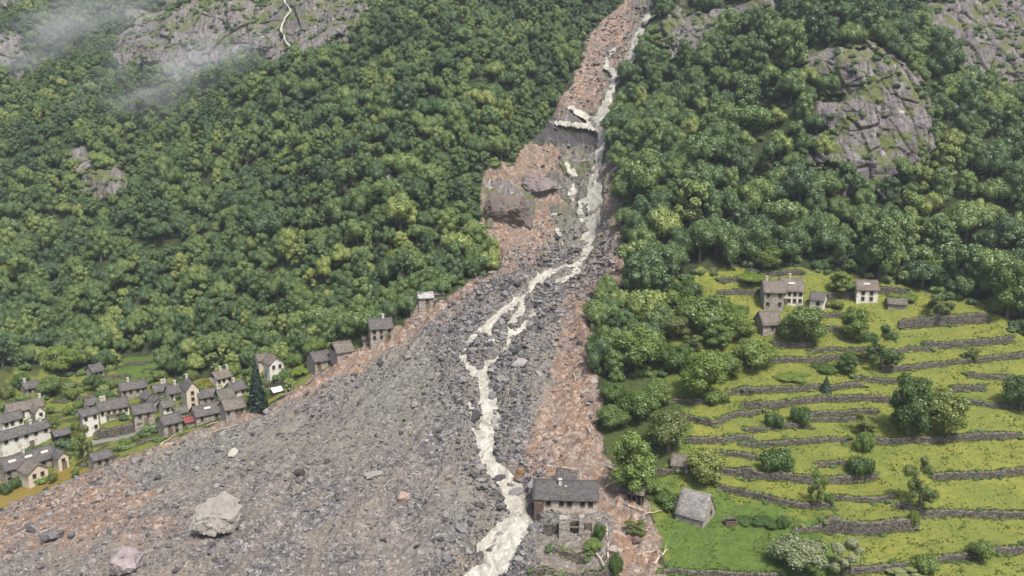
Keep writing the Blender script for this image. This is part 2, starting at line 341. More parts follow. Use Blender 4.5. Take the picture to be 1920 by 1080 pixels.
# ---------------------------------------------------------------- materials
class NT:
    def __init__(s, name):
        s.m = bpy.data.materials.new(name); s.m.use_nodes = True; s.t = s.m.node_tree; s.t.nodes.clear()
        s.out = s.n('ShaderNodeOutputMaterial')
    def n(s, typ, **k):
        x = s.t.nodes.new(typ)
        for a, b in k.items(): setattr(x, a, b)
        return x
    def set(s, sock, val):
        if isinstance(val, bpy.types.NodeSocket): s.t.links.new(val, sock)
        elif isinstance(val, (tuple, list)) and len(val) == 3 and sock.type == 'RGBA': sock.default_value = (*val, 1)
        else: sock.default_value = val
    def attr(s, name, typ='GEOMETRY'):
        a = s.n('ShaderNodeAttribute', attribute_name=name, attribute_type=typ); return a.outputs['Fac']
    def pos(s): return s.n('ShaderNodeNewGeometry').outputs['Position']
    def obj(s): return s.n('ShaderNodeTexCoord').outputs['Object']
    def scale(s, v, k):
        x = s.n('ShaderNodeVectorMath', operation='MULTIPLY'); s.set(x.inputs[0], v); x.inputs[1].default_value = k; return x.outputs[0]
    def noise(s, v, sc, det=4, rough=.55, dist=0.0, col=False):
        x = s.n('ShaderNodeTexNoise'); s.set(x.inputs['Vector'], v)
        x.inputs['Scale'].default_value = sc; x.inputs['Detail'].default_value = det; x.inputs['Roughness'].default_value = rough; x.inputs['Distortion'].default_value = dist
        return x.outputs[1 if col else 0]
    def vor(s, v, sc, feat='F1', out='Distance'):
        x = s.n('ShaderNodeTexVoronoi', feature=feat); s.set(x.inputs['Vector'], v); x.inputs['Scale'].default_value = sc; return x.outputs[out]
    def rng(s, v, a, b, c=0.0, d=1.0):
        x = s.n('ShaderNodeMapRange'); s.set(x.inputs[0], v); s.set(x.inputs[1], a); s.set(x.inputs[2], b); s.set(x.inputs[3], c); s.set(x.inputs[4], d); return x.outputs[0]
    def ma(s, op, a, b=0.0):
        x = s.n('ShaderNodeMath', operation=op); s.set(x.inputs[0], a); s.set(x.inputs[1], b); return x.outputs[0]
    def mix(s, f, a, b, mode='MIX'):
        x = s.n('ShaderNodeMix', data_type='RGBA', blend_type=mode); s.set(x.inputs[0], f); s.set(x.inputs[6], a); s.set(x.inputs[7], b); return x.outputs[2]
    def ramp(s, f, stops):
        x = s.n('ShaderNodeValToRGB'); s.set(x.inputs[0], f); e = x.color_ramp.elements
        while len(e) < len(stops): e.new(.5)
        for i, (p, c) in enumerate(stops): e[i].position = p; e[i].color = (*c, 1)
        return x.outputs[0]
    def bump(s, h, st, d=1.0, nrm=None):
        x = s.n('ShaderNodeBump'); s.set(x.inputs['Height'], h); x.inputs['Strength'].default_value = st; x.inputs['Distance'].default_value = d
        if nrm is not None: s.set(x.inputs['Normal'], nrm)
        return x.outputs[0]
    def bsdf(s, col, rough=.9, nrm=None, spec=.3):
        x = s.n('ShaderNodeBsdfPrincipled'); s.set(x.inputs['Base Color'], col); s.set(x.inputs['Roughness'], rough); x.inputs['Specular IOR Level'].default_value = spec
        if nrm is not None: s.set(x.inputs['Normal'], nrm)
        s.t.links.new(x.outputs[0], s.out.inputs[0]); return s.m

def mat_ground():
    s = NT('hillside_ground'); p = s.pos(); d, so, g, lu, go, rk = [s.attr(k) for k in ('debris', 'soil', 'grass', 'lush', 'gold', 'rock')]; wet = s.attr('wet')
    n1 = s.noise(p, .09, 5, .6); n2 = s.noise(p, .45, 5, .65); n3 = s.noise(p, 2.2, 4, .7); n4 = s.noise(p, .03, 3)
    floor_ = s.ramp(n2, [(.3, (.018, .026, .010)), (.55, (.035, .048, .018)), (.75, (.075, .07, .035))])
    grass = s.mix(s.rng(n1, .3, .7), (.09, .122, .023), (.195, .19, .033))
    grass = s.mix(s.rng(n2, .45, .75, 0, .8), grass, (.06, .10, .017))
    grass = s.mix(s.rng(s.noise(s.scale(p, (.35, 1.4, 1)), 1.1, 5, .75), .48, .62, 0, .55), grass, (.085, .105, .02)); grass = s.mix(s.rng(n3, .4, .8, 0, .5), grass, (.25, .235, .065))
    grass = s.mix(lu, grass, s.mix(s.rng(n2, .35, .65), (.082, .128, .024), (.055, .092, .019)))
    grass = s.mix(go, grass, s.mix(n2, (.22, .15, .03), (.17, .14, .03)))
    v1 = s.vor(p, 1.25, out='Color'); v2 = s.vor(p, 3.2, out='Color'); vd = s.vor(p, 1.25); vd2 = s.vor(p, 3.2)
    bw = s.n('ShaderNodeSeparateColor'); s.set(bw.inputs[0], v1); bw2 = s.n('ShaderNodeSeparateColor'); s.set(bw2.inputs[0], v2)
    stones = s.ramp(s.ma('ADD', s.ma('MULTIPLY', bw.outputs[0], .5), s.ma('MULTIPLY', bw2.outputs[0], .5)), [(.15, (.042, .039, .039)), (.45, (.094, .087, .085)), (.7, (.155, .145, .14)), (.9, (.33, .305, .285))])
    deb = s.mix(s.rng(n1, .4, .62), stones, s.mix(.5, stones, (.23, .19, .15)))
    deb = s.mix(s.rng(s.attr('flow'), .45, .62, 0, .42), deb, s.mix(bw2.outputs[1], (.13, .098, .07), (.235, .19, .145))); deb = s.mix(s.rng(n4, .5, .62, 0, .5), deb, (.17, .162, .13))
    soil = s.ramp(s.ma('ADD', s.ma('MULTIPLY', n2, .6), s.ma('MULTIPLY', n3, .4)), [(.32, (.10, .062, .042)), (.5, (.195, .125, .085)), (.68, (.31, .22, .155))])
    soil = s.mix(s.rng(bw.outputs[1], .72, .8, 0, .6), soil, (.36, .31, .27))
    pz = s.scale(p, (1, .3, .22)); pv = s.scale(p, (.35, .35, 1.6))
    rn = s.ma('ADD', s.ma('MULTIPLY', s.noise(pz, .5, 6, .62, .4), .45), s.ma('MULTIPLY', s.noise(s.scale(p, (1, .3, .09)), 1.1, 5, .6, .2), .55)); rh = s.noise(pv, .35, 4, .6, .5)
    rock = s.ramp(rn, [(.34, (.055, .048, .048)), (.47, (.122, .106, .104)), (.58, (.185, .165, .158)), (.72, (.38, .345, .30))])
    rock = s.mix(s.rng(rh, .60, .66, 0, .8), rock, (.055, .048, .045))
    rock = s.mix(s.rng(s.noise(p, .16, 5, .7), .62, .70, 0, .85), rock, (.50, .46, .39))
    rock = s.mix(s.rng(s.noise(p, .13, 5, .7, .6), s.rng(s.noise(p, .05, 2), .4, .6, .47, .53), .57, 0, .9), rock, s.mix(n3, (.05, .075, .018), (.13, .14, .04)))
    rock = s.mix(s.ma('MULTIPLY', wet, .7), rock, (.03, .028, .033)); c = s.mix(g, floor_, grass); c = s.mix(rk, c, rock); c = s.mix(d, c, deb); c = s.mix(so, c, soil)
    hb = s.ma('ADD', s.ma('MULTIPLY', s.ma('SUBTRACT', 1.0, vd), .25), s.ma('ADD', s.ma('MULTIPLY', s.ma('SUBTRACT', 1.0, vd2), .12), s.ma('MULTIPLY', n3, .25)))
    hb2 = s.ma('ADD', s.ma('MULTIPLY', rn, 1.2), s.ma('MULTIPLY', n3, .2))
    b = s.n('ShaderNodeMix', data_type='FLOAT'); s.set(b.inputs[0], rk); s.set(b.inputs[2], hb); s.set(b.inputs[3], hb2)
    return s.bsdf(c, .92, s.bump(b.outputs[0], .9, 1.0), .2)
def mat_leaf(name, stops, spread=1.0):
    s = NT(name); oi = s.n('ShaderNodeObjectInfo'); lv = s.attr('lv'); p = s.pos()
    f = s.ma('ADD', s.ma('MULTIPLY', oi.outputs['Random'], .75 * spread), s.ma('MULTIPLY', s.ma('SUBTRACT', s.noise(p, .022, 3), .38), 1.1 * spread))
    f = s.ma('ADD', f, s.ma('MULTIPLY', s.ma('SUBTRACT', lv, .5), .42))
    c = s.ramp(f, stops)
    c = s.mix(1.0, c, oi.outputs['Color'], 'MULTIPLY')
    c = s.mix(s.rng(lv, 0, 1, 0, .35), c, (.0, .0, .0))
    a = s.n('ShaderNodeBsdfDiffuse'); s.set(a.inputs[0], c); t = s.n('ShaderNodeBsdfTranslucent'); s.set(t.inputs[0], s.mix(.35, c, (.25, .32, .03)))
    g = s.n('ShaderNodeBsdfGlossy'); g.inputs['Roughness'].default_value = .45; s.set(g.inputs[0], (.8, .85, .9))
    m = s.n('ShaderNodeMixShader'); m.inputs[0].default_value = .22; s.t.links.new(a.outputs[0], m.inputs[1]); s.t.links.new(t.outputs[0], m.inputs[2])
    m2 = s.n('ShaderNodeMixShader'); m2.inputs[0].default_value = .035; s.t.links.new(m.outputs[0], m2.inputs[1]); s.t.links.new(g.outputs[0], m2.inputs[2])
    s.t.links.new(m2.outputs[0], s.out.inputs[0]); return s.m
def mat_rock(name, stops, sc=1.0):
    s = NT(name); oi = s.n('ShaderNodeObjectInfo'); p = s.obj()
    n = s.noise(p, 1.3 * sc, 6, .65, .3); n2 = s.noise(p, 5 * sc, 4, .7)
    f = s.ma('ADD', s.ma('MULTIPLY', oi.outputs['Random'], .8), s.ma('MULTIPLY', s.ma('SUBTRACT', n, .5), .9))
    c = s.ramp(f, stops); c = s.mix(s.rng(n2, .35, .75, 0, .35), c, s.mix(.5, c, (.05, .045, .04)))
    c = s.mix(1.0, c, oi.outputs['Color'], 'MULTIPLY')
    return s.bsdf(c, .88, s.bump(s.ma('ADD', n, s.ma('MULTIPLY', n2, .3)), .5, .25), .25)
def mat_noise(name, ca, cb, sc=2.0, rough=.85, b=.3, cc=None, spec=.3, vec=None):
    s = NT(name); p = s.obj() if vec is None else s.scale(s.obj(), vec)
    n = s.noise(p, sc, 6, .65); n2 = s.noise(p, sc * 4.3, 4, .7)
    c = s.mix(s.rng(n, .3, .7), ca, cb)
    if cc: c = s.mix(s.rng(n2, .5, .75, 0, .8), c, cc)
    return s.bsdf(c, rough, s.bump(n2, b, .1), spec)
def mat_wall(name, ca, cb, cc, dirt):
    """plaster or rubble masonry with stains running down and patches worn to the stone"""
    s = NT(name); p = s.obj(); n = s.noise(p, .7, 5, .7); st = s.noise(s.scale(p, (1, 1, .15)), 1.6, 4, .65)
    vc = s.n('ShaderNodeSeparateColor'); s.set(vc.inputs[0], s.vor(s.scale(p, (1, 1, 1.9)), 2.6, out='Color')); vd = s.vor(s.scale(p, (1, 1, 1.9)), 2.6, 'DISTANCE_TO_EDGE')
    stone = s.mix(s.rng(vc.outputs[0], .2, .9), cb, cc); stone = s.mix(s.rng(vd, .0, .07, .8, 0), stone, s.mix(.5, cc, (.12, .1, .08)))
    c = s.mix(s.rng(n, .62 - dirt, .72 - dirt), ca, stone)
    c = s.mix(s.rng(st, .52, .8, 0, .55), c, s.mix(.5, c, (.08, .07, .055)))
    return s.bsdf(c, .9, s.bump(s.ma('ADD', s.rng(vd, 0, .1), s.ma('MULTIPLY', n, .5)), .35, .06), .2)
def mat_slate(name, ca, cb, moss):
    s = NT(name); p = s.obj(); vc = s.n('ShaderNodeSeparateColor'); v = s.scale(p, (1, 1.6, 1.6)); s.set(vc.inputs[0], s.vor(v, 1.9, out='Color'))
    vd = s.vor(v, 1.9, 'DISTANCE_TO_EDGE')
    c = s.mix(vc.outputs[0], ca, cb); c = s.mix(s.rng(vd, 0, .06, .75, 0), c, (.03, .028, .028))
    c = s.mix(s.rng(s.noise(p, .5, 5, .7), .58, .7, 0, moss), c, (.10, .115, .035))
    c = s.mix(s.rng(s.noise(p, 1.9, 4, .7), .62, .75, 0, .6), c, (.30, .29, .26))
    return s.bsdf(c, .8, s.bump(s.ma('ADD', s.rng(vd, 0, .12), vc.outputs[1]), .45, .06), .35)
def mat_water(name):
    s = NT(name); p = s.pos(); n = s.noise(s.scale(p, (1, .45, 1)), .55, 6, .7, .8); n2 = s.noise(s.scale(p, (1, .6, 1)), 2.3, 5, .7, .5)
    f = s.ma('ADD', s.ma('MULTIPLY', n, .6), s.ma('MULTIPLY', n2, .4))
    c = s.ramp(f, [(.34, (.13, .12, .10)), (.44, (.26, .24, .195)), (.54, (.38, .36, .30)), (.66, (.58, .56, .51))])
    return s.bsdf(c, s.rng(f, .4, .6, .35, .75), s.bump(f, .7, .7), .4)
M = dict(ground=mat_ground(), water=mat_water('silty_white_water'),
 leaf=mat_leaf('forest_leaves', [(.0, (.066, .118, .054)), (.35, (.115, .185, .062)), (.7, (.17, .25, .074)), (.9, (.235, .31, .085)), (1.0, (.40, .43, .12))]),
 leafg=mat_leaf('garden_leaves', [(.0, (.11, .165, .045)), (.5, (.175, .24, .052)), (1.0, (.27, .33, .07))], .5),
 leafy=mat_leaf('flowering_leaves', [(.0, (.14, .19, .05)), (.4, (.26, .29, .07)), (.8, (.48, .46, .12)), (1.0, (.6, .56, .2))], .6),
 leafs=mat_leaf('silver_leaves', [(.0, (.10, .14, .06)), (.4, (.22, .26, .12)), (.8, (.48, .48, .28)), (1.0, (.62, .60, .4))], .6),
 needle=mat_leaf('conifer_needles', [(.0, (.014, .034, .018)), (.6, (.022, .052, .022)), (1.0, (.04, .08, .03))], .6),
 bark=mat_noise('bark', (.075, .06, .045), (.16, .135, .105), 1.5, .95, .6),
 rock=mat_rock('debris_rock', [(.05, (.046, .043, .043)), (.25, (.098, .092, .092)), (.5, (.165, .156, .154)), (.72, (.215, .195, .178)), (.84, (.21, .205, .175)), (.95, (.48, .45, .41))]),
 boulder=mat_rock('pale_granite', [(.0, (.12, .10, .085)), (.35, (.21, .185, .155)), (.7, (.33, .305, .265)), (1, (.42, .395, .35))], .35),
 darkrock=mat_rock('dark_gneiss', [(.1, (.05, .045, .047)), (.5, (.12, .105, .105)), (.9, (.21, .19, .18)), (1, (.28, .26, .24))], .5),
 drystone=mat_wall('dry_stone', (.03, .026, .02), (.028, .024, .02), (.15, .132, .11), .6),
 plaster=mat_wall('white_plaster', (.60, .57, .50), (.36, .33, .28), (.27, .245, .21), .08),
 cream=mat_wall('cream_plaster', (.52, .44, .34), (.50, .40, .28), (.36, .30, .22), .0),
 stone=mat_wall('rubble_masonry', (.30, .265, .22), (.18, .16, .135), (.38, .34, .29), .45),
 slate=mat_slate('stone_slab_roof', (.065, .057, .055), (.125, .112, .105), .35), slateb=mat_slate('brown_slab_roof', (.10, .08, .064), (.18, .15, .122), .4),
 slatem=mat_slate('mossy_slab_roof', (.075, .072, .055), (.14, .13, .10), .8), slatel=mat_slate('pale_slab_roof', (.25, .235, .22), (.40, .375, .35), .35),
 red=mat_noise('red_sheet_roof', (.20, .05, .045), (.13, .04, .035), 2, .6, .2), white=mat_noise('white_paint', (.72, .71, .68), (.6, .58, .54), 2, .6, .1),
 wood=mat_noise('weathered_wood', (.10, .07, .045), (.20, .15, .10), 3, .85, .4, vec=(1, 1, .2)), dark=mat_noise('interior_shade', (.012, .011, .010), (.02, .018, .016), 2, .9, 0),  # near-black colour standing in for the shade behind openings and panes
 glass=mat_noise('window_glass', (.025, .03, .035), (.05, .055, .06), 1, .15, 0, spec=.6), log=mat_noise('stripped_log', (.34, .26, .17), (.50, .42, .31), 1.2, .85, .4),
 road=mat_noise('lane_asphalt', (.13, .125, .12), (.19, .18, .17), 1.4, .9, .2), metal=mat_noise('rusted_iron', (.06, .045, .04), (.14, .09, .06), 2, .7, .2),
 tuft=mat_leaf('meadow_grass', [(.0, (.12, .165, .03)), (.5, (.17, .205, .037)), (1.0, (.27, .28, .065))], .7),
 oldplaster=mat_wall('weathered_plaster', (.42, .37, .30), (.22, .19, .155), (.34, .29, .23), .12), slateg=mat_slate('grey_slab_roof', (.15, .14, .13), (.27, .25, .23), .3), slated=mat_slate('dark_slab_roof', (.05, .046, .045), (.10, .09, .085), .5),
 lime=mat_noise('mortar', (.48, .45, .40), (.36, .33, .29), 2, .9, .3))

# ---------------------------------------------------------------- the mountain side as one sheet
CLIFFS = ('cliffR', 'cliffR2', 'cliffG', 'cliffL', 'cliffL2', 'cliffL3', 'crag1', 'crag2', 'crag3')
def cliff_out(px, py, pz, rk, rock, grock, sd):
    wx = px + 1.5 * noise2(px / 12, pz / 12, 91) + pz * .18; wz = pz + 1.2 * noise2(px / 9, pz / 8, 92) - px * .12
    a, ea = worley3(wx / 8, py / 60, wz / 15, 5); b, eb = worley3(wx / 3.4, py / 30, wz / 4.2, 15); c, ec = worley3(wx / 1.3, py / 10, wz / 1.1, 25)
    o = 3.2 * a + 1.1 * b + .35 * c + .35 * fbm2(px / 3, pz / 3, 3, 93) - .35 * sm(.06, 0, eb) - 1.2 * sm(.06, 0, ea)
    amp = np.where(grock > rock, .34, 1.0) * rk
    return o * amp + np.clip(sd + 12 * fbm2(px / 14, pz / 16, 2, 95), 0, 34) * .13 * sm(.3, 1, rock)
def build_ground():
    t = np.concatenate([np.linspace(-1.75, -.70, 90)[:-1], np.linspace(-.70, .70, 1240), np.linspace(.70, 1.75, 90)[1:]])
    s_in = pix_dir([960] * 1000, np.linspace(1105, -25, 1000))[1]
    ys = np.concatenate([np.linspace(20, 140, 30), np.linspace(141, 760, 1500)])
    X = t[:, None] * ys[None]; Zb = base(X, np.broadcast_to(ys, X.shape)); sl = np.maximum.accumulate((Zb - CAMH) / ys[None] + ys[None] * 1e-7, 1)
    Y = np.empty((len(t), 1070))
    for i in range(len(t)):
        yy = np.interp(s_in, sl[i], ys)
        Y[i] = np.concatenate([np.linspace(4, yy[0], 41)[:-1], yy, yy[-1] + (930 - yy[-1]) * np.linspace(0, 1, 31)[1:] ** 1.5])
    Y = np.maximum.accumulate(Y, 1); X = t[:, None] * Y
    H, zb, z, u, v = ground(X, Y, True)
    all_, u, v = zones(X, Y, zb)
    w = 9 * noise2(X / 5, Y / 5, 71) + 5 * noise2(X / 1.7, Y / 1.7, 72)
    g = lambda k, a=-3, b=3, q=1.0: sm(a, b, all_[k] + w * q)
    debris = g('debris', -2, 4); soil = np.maximum.reduce([g('soil' + c, -8, 8, 1.8) for c in '12345'] + [g('soil6', -8, 8, 1.8) * .6])
    soil = np.maximum(soil * (.55 + .45 * sm(-.35, .25, fbm2(X / 6, Y / 6, 3, 77))), 0) * debris
    rim = sm(26, 2, all_['debris'] + w * 1.5) * sm(-6, 2, all_['debris'] + w) * .8 * sm(1000, 940, v)
    soil = np.maximum(soil, rim * debris); soil *= 1 - g('water', -14, -3, .6)
    grass = np.maximum.reduce([g('grassR'), g('grassL') * .9, g('grassF', -3, 3, .5), g('glade') * .25]) * (1 - debris)
    grass = grass * (1 - .75 * g('grassL') * sm(.05, .3, fbm2(X / 7, Y / 7, 3, 81)) * (1 - g('goldL')) * (1 - g('grassF')))
    lush = np.maximum.reduce([g('lushR', -20, 20, 2), g('grassF', -3, 3), g('glade') * .6]); gold = g('goldL')
    w = w + 26 * fbm2(X / 17, zb / 9, 2, 79); rock = np.maximum.reduce([g(k, -3, 3, 1.0) for k in ('cliffR', 'cliffR2', 'cliffG', 'cliffL', 'cliffL2', 'cliffL3', 'crag1', 'crag2', 'crag3')])
    w = w - 26 * fbm2(X / 17, zb / 9, 2, 79)
    grock = np.maximum.reduce([g(k, -3, 3, .8) for k in ('mound', 'slab', 'dark', 'bankR')])
    # bedrock also shows through the debris in the upper gully
    grock = np.maximum(grock, debris * sm(440, 330, v) * sm(-.25, .05, fbm2(X / 8, Y / 9, 3, 83) - .25 * sm(-20, 30, np.maximum(all_['soil3'], all_['soil4']))) * .95)
    grock = grock * (1 - .75 * sm(.2, .7, soil) * (1 - g('mound')) * (1 - g('slab')) * (1 - g('dark'))); soil *= (1 - grock); rk = np.maximum(rock, grock)
    P = np.stack([X, Y, H], -1)
    m = rk > .02
    out = cliff_out(X[m], Y[m], H[m], rk[m], rock[m], grock[m], np.maximum.reduce([all_[k][m] for k in CLIFFS]))
    P[m, 1] -= out * .97; P[m, 2] += out * .12
    th, rr = flow_polar(X, Y); flow = .5 + .5 * fbm2(th * 22 + .4 * noise2(X / 14, Y / 14, 3), rr / 55, 4, 47)
    n0, n1 = X.shape; idx = np.arange(n0 * n1).reshape(n0, n1)
    F = np.stack([idx[:-1, :-1], idx[1:, :-1], idx[1:, 1:], idx[:-1, 1:]], -1).reshape(-1, 4)
    me = mesh_np('hillside', P.reshape(-1, 3), F)
    grassf = np.clip(grass * (1 - rk), 0, 1)
    wet = np.maximum(g('dark', -4, 6, .8), g('slab', -4, 6) * .35)
    for k, A in (('wet', wet), ('flow', flow), ('debris', debris * (1 - rk)), ('soil', soil), ('grass', grassf), ('lush', lush), ('gold', gold), ('rock', rk)):
        at = me.attributes.new(k, 'FLOAT', 'POINT'); at.data.foreach_set('value', np.ascontiguousarray(A, np.float32).ravel())
    o = link('hillside', me, M['ground'], None, True); tag(o, kind='structure')
    # the stream is cut from the same survey grid, lying in its bed
    wd = all_['water']; ok = (wd > -5)
    cell = ok[:-1, :-1] & ok[1:, :-1] & ok[1:, 1:] & ok[:-1, 1:]
    Fw = np.stack([idx[:-1, :-1][cell], idx[1:, :-1][cell], idx[1:, 1:][cell], idx[:-1, 1:][cell]], -1)
    used, inv = np.unique(Fw, return_inverse=True)
    rx, ry = X.ravel()[used], Y.ravel()[used]
    wz = zb.ravel()[used] - 1.95 + .3 * sm(560, 460, v.ravel()[used]) + .5 * fbm2(rx / 7, ry / 7, 2, 31) * .7 + .16 * fbm2(rx / 1.1, ry / 1.6, 3, 97, .6)
    hi = rk.ravel()[used] > .3
    yw = ry - np.where(hi, 1.2, 0)
    me = mesh_np('stream_water', np.stack([rx, yw, wz + np.where(hi, .9, 0)], 1), inv.reshape(-1, 4))
    o = link('stream_water', me, M['water'], None, True); tag(o, kind='structure')
build_ground()

# ---------------------------------------------------------------- trees
def lobes_of(kind, rng):
    L = []
    if kind == 'broad':      # centre height .58 of unit tree (height 2.3, radius 1)
        L.append((0, 0, 1.25, .62))
        for k in range(13):
            a = k * 2.399 + rng.uniform(-.4, .4); h = rng.uniform(.75, 1.85); r = .62 * math.sqrt(max(.15, 1 - ((h - 1.15) / .95) ** 2)) * rng.uniform(.8, 1.15)
            L.append((r * math.cos(a), r * math.sin(a), h, rng.uniform(.27, .42)))
        L.append((rng.uniform(-.2, .2), rng.uniform(-.2, .2), 1.85, .36))
    elif kind == 'tall':
        L.append((0, 0, 1.2, .5)); L.append((0, 0, 1.8, .4))
        for k in range(15):
            a = k * 2.399 + rng.uniform(-.4, .4); h = .55 + 1.9 * (k + .5) / 15; r = .52 * math.sqrt(max(.1, 1 - ((h - 1.3) / 1.25) ** 2))
            L.append((r * math.cos(a), r * math.sin(a), h, rng.uniform(.24, .36)))
    elif kind == 'wide':
        for k in range(15):
            a = k * 2.399 + rng.uniform(-.5, .5); q = math.sqrt((k + .5) / 15); r = .85 * q
            L.append((r * math.cos(a), r * math.sin(a), 1.35 - .45 * q * q + rng.uniform(-.2, .2), rng.uniform(.28, .44)))
        L.append((0, 0, 1.0, .5))
    elif kind == 'loose':
        for k in range(17):
            a = k * 2.399 + rng.uniform(-.6, .6); h = .5 + 1.9 * rng.random(); r = .75 * math.sqrt(max(.1, 1 - ((h - 1.3) / 1.2) ** 2)) * rng.uniform(.5, 1.1)
            L.append((r * math.cos(a), r * math.sin(a), h, rng.uniform(.16, .28)))
    elif kind == 'bush':
        L.append((0, 0, .45, .5))
        for k in range(10):
            a = k * 2.399 + rng.uniform(-.4, .4); r = rng.uniform(.35, .75)
            L.append((r * math.cos(a), r * math.sin(a), rng.uniform(.3, .85) * (1.1 - .4 * r), rng.uniform(.26, .4)))
    return L
def crown_mesh(name, kind, n, leaf, seed, core=True):
    rng = random.Random(seed); g = np.random.default_rng(seed)
    if kind == 'conifer':
        m = n; h = 1 - np.sqrt(g.random(m)); a = g.random(m) * 6.283; q = np.sqrt(g.random(m))
        tier = .75 + .25 * np.abs(((h * 13) % 1.0) * 2 - 1); r = (.62 * (1 - h) + .03) * tier * (.55 + .45 * q) * (1 + .15 * np.sin(a * 5 + h * 30))
        C = np.stack([r * np.cos(a), r * np.sin(a), .25 + 2.6 * h - .25 * r], 1); N = np.stack([np.cos(a), np.sin(a), np.full(m, .5)], 1)
        L = [(0, 0, .7, .33), (0, 0, 1.2, .24), (0, 0, 1.7, .16)]
    else:
        L = lobes_of(kind, rng); A = np.array(L); w = A[:, 3] ** 2; w /= w.sum(); i = g.choice(len(L), n, p=w)
        d = g.normal(size=(n, 3)); d[:, 2] += .45; d /= np.linalg.norm(d, axis=1)[:, None]
        rr = A[i, 3] * (1.0 + .16 * g.normal(size=n) * .8 + .12 * np.sin(d[:, 0] * 9 + i) * np.sin(d[:, 1] * 8 + i * 2)); C = A[i, :3] + d * rr[:, None]
        N = d + .25 * (C - np.array([0, 0, 1.0 if kind != 'bush' else .3]))
    N = N / np.linalg.norm(N, axis=1)[:, None] + g.normal(size=(n, 3)) * .5; N /= np.linalg.norm(N, axis=1)[:, None]
    T = np.cross(N, g.normal(size=(n, 3))); T /= np.linalg.norm(T, axis=1)[:, None]; B = np.cross(N, T)
    s = leaf * g.uniform(.6, 1.35, n)[:, None]
    V = np.stack([C - T * s, C - B * s * .62 + N * s * .12, C + T * s, C + B * s * .62 + N * s * .12], 1).reshape(-1, 3)
    F = np.arange(n * 4).reshape(-1, 4); lv = np.repeat(g.random(n), 4)
    V2 = [V]; F2 = [F]; l2 = [lv]; off = len(V)
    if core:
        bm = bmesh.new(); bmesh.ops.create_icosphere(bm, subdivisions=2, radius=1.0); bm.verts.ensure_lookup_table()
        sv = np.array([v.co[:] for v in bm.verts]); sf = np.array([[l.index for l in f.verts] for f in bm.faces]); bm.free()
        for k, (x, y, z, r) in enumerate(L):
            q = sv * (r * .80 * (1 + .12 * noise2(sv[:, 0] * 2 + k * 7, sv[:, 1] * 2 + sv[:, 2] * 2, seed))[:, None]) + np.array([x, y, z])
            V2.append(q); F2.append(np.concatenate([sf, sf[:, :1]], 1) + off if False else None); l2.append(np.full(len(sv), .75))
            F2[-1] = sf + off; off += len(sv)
    me = bpy.data.meshes.new(name); faces = [F2[0]] + F2[1:]; VV = np.vstack(V2).astype(np.float32)
    me.vertices.add(len(VV)); me.vertices.foreach_set('co', VV.ravel())
    lo = np.concatenate([f.ravel() for f in faces]).astype(np.int32); sizes = np.concatenate([np.full(len(f), f.shape[1]) for f in faces])
    me.loops.add(len(lo)); me.loops.foreach_set('vertex_index', lo); me.polygons.add(len(sizes))
    me.polygons.foreach_set('loop_start', np.concatenate([[0], np.cumsum(sizes)[:-1]]).astype(np.int32)); me.update(calc_edges=True)
    at = me.attributes.new('lv', 'FLOAT', 'POINT'); at.data.foreach_set('value', np.concatenate(l2).astype(np.float32))
    return me
def tube_np(path, radii, k=6):
    V = []; P = [Vector(p) for p in path]
    for i, p in enumerate(P):
        d = (P[min(i + 1, len(P) - 1)] - P[max(i - 1, 0)]).normalized(); a = d.cross(Vector((.3, .9, .1))).normalized(); b = d.cross(a)
        for j in range(k):
            t = 6.2832 * j / k; V.append(p + (a * math.cos(t) + b * math.sin(t)) * radii[i])
    F = [[i * k + j, i * k + (j + 1) % k, (i + 1) * k + (j + 1) % k, (i + 1) * k + j] for i in range(len(P) - 1) for j in range(k)]
    return V, F
def merge(parts):
    V = []; F = []
    for v, f in parts:
        o = len(V); V += list(v); F += [[i + o for i in q] for q in f]
    return V, F
def trunk_mesh(name, kind, seed):
    rng = random.Random(seed); parts = []; top = {'conifer': 2.6, 'tall': 2.0, 'bush': .6}.get(kind, 1.5)
    r0 = .085 if kind != 'bush' else .04
    path = [(0, 0, -.5), (0, 0, 0)] + [(rng.uniform(-.04, .04) * k, rng.uniform(-.04, .04) * k, top * k / 5) for k in range(1, 6)]
    parts.append(tube_np(path, [r0 * 1.5, r0 * 1.25, r0, r0 * .8, r0 * .62, r0 * .45, r0 * .2]))
    if kind != 'conifer':
        for k in range(7):
            a = k * 2.4 + rng.uniform(-.3, .3); z0 = top * rng.uniform(.3, .75); r = rng.uniform(.45, .8); zt = z0 + rng.uniform(.2, .75) * (.5 if kind == 'bush' else 1)
            parts.append(tube_np([(0, 0, z0), (r * .45 * math.cos(a), r * .45 * math.sin(a), (z0 + zt) / 2 + .03), (r * math.cos(a), r * math.sin(a), zt)], [r0 * .5, r0 * .32, r0 * .1], 5))
    V, F = merge(parts); return mesh_np(name, [tuple(v) for v in V], F)
TREE = {}   # kind key -> (crown mesh, trunk mesh)
def tree_proto(key, kind, n, leaf, seed, mat):
    c = crown_mesh('crown', kind, n, leaf, seed); c.materials.append(M[mat]); t = trunk_mesh('trunk', kind, seed); t.materials.append(M['bark'])
    TREE[key] = (c, t)
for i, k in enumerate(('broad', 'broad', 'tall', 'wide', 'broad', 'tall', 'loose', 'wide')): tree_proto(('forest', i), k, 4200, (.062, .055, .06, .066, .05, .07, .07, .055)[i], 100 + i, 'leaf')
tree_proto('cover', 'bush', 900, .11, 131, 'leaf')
tree_proto('round', 'broad', 7500, .05, 201, 'leafg'); tree_proto('round2', 'broad', 7500, .05, 202, 'leafg'); tree_proto('tall', 'tall', 7500, .05, 203, 'leafg')
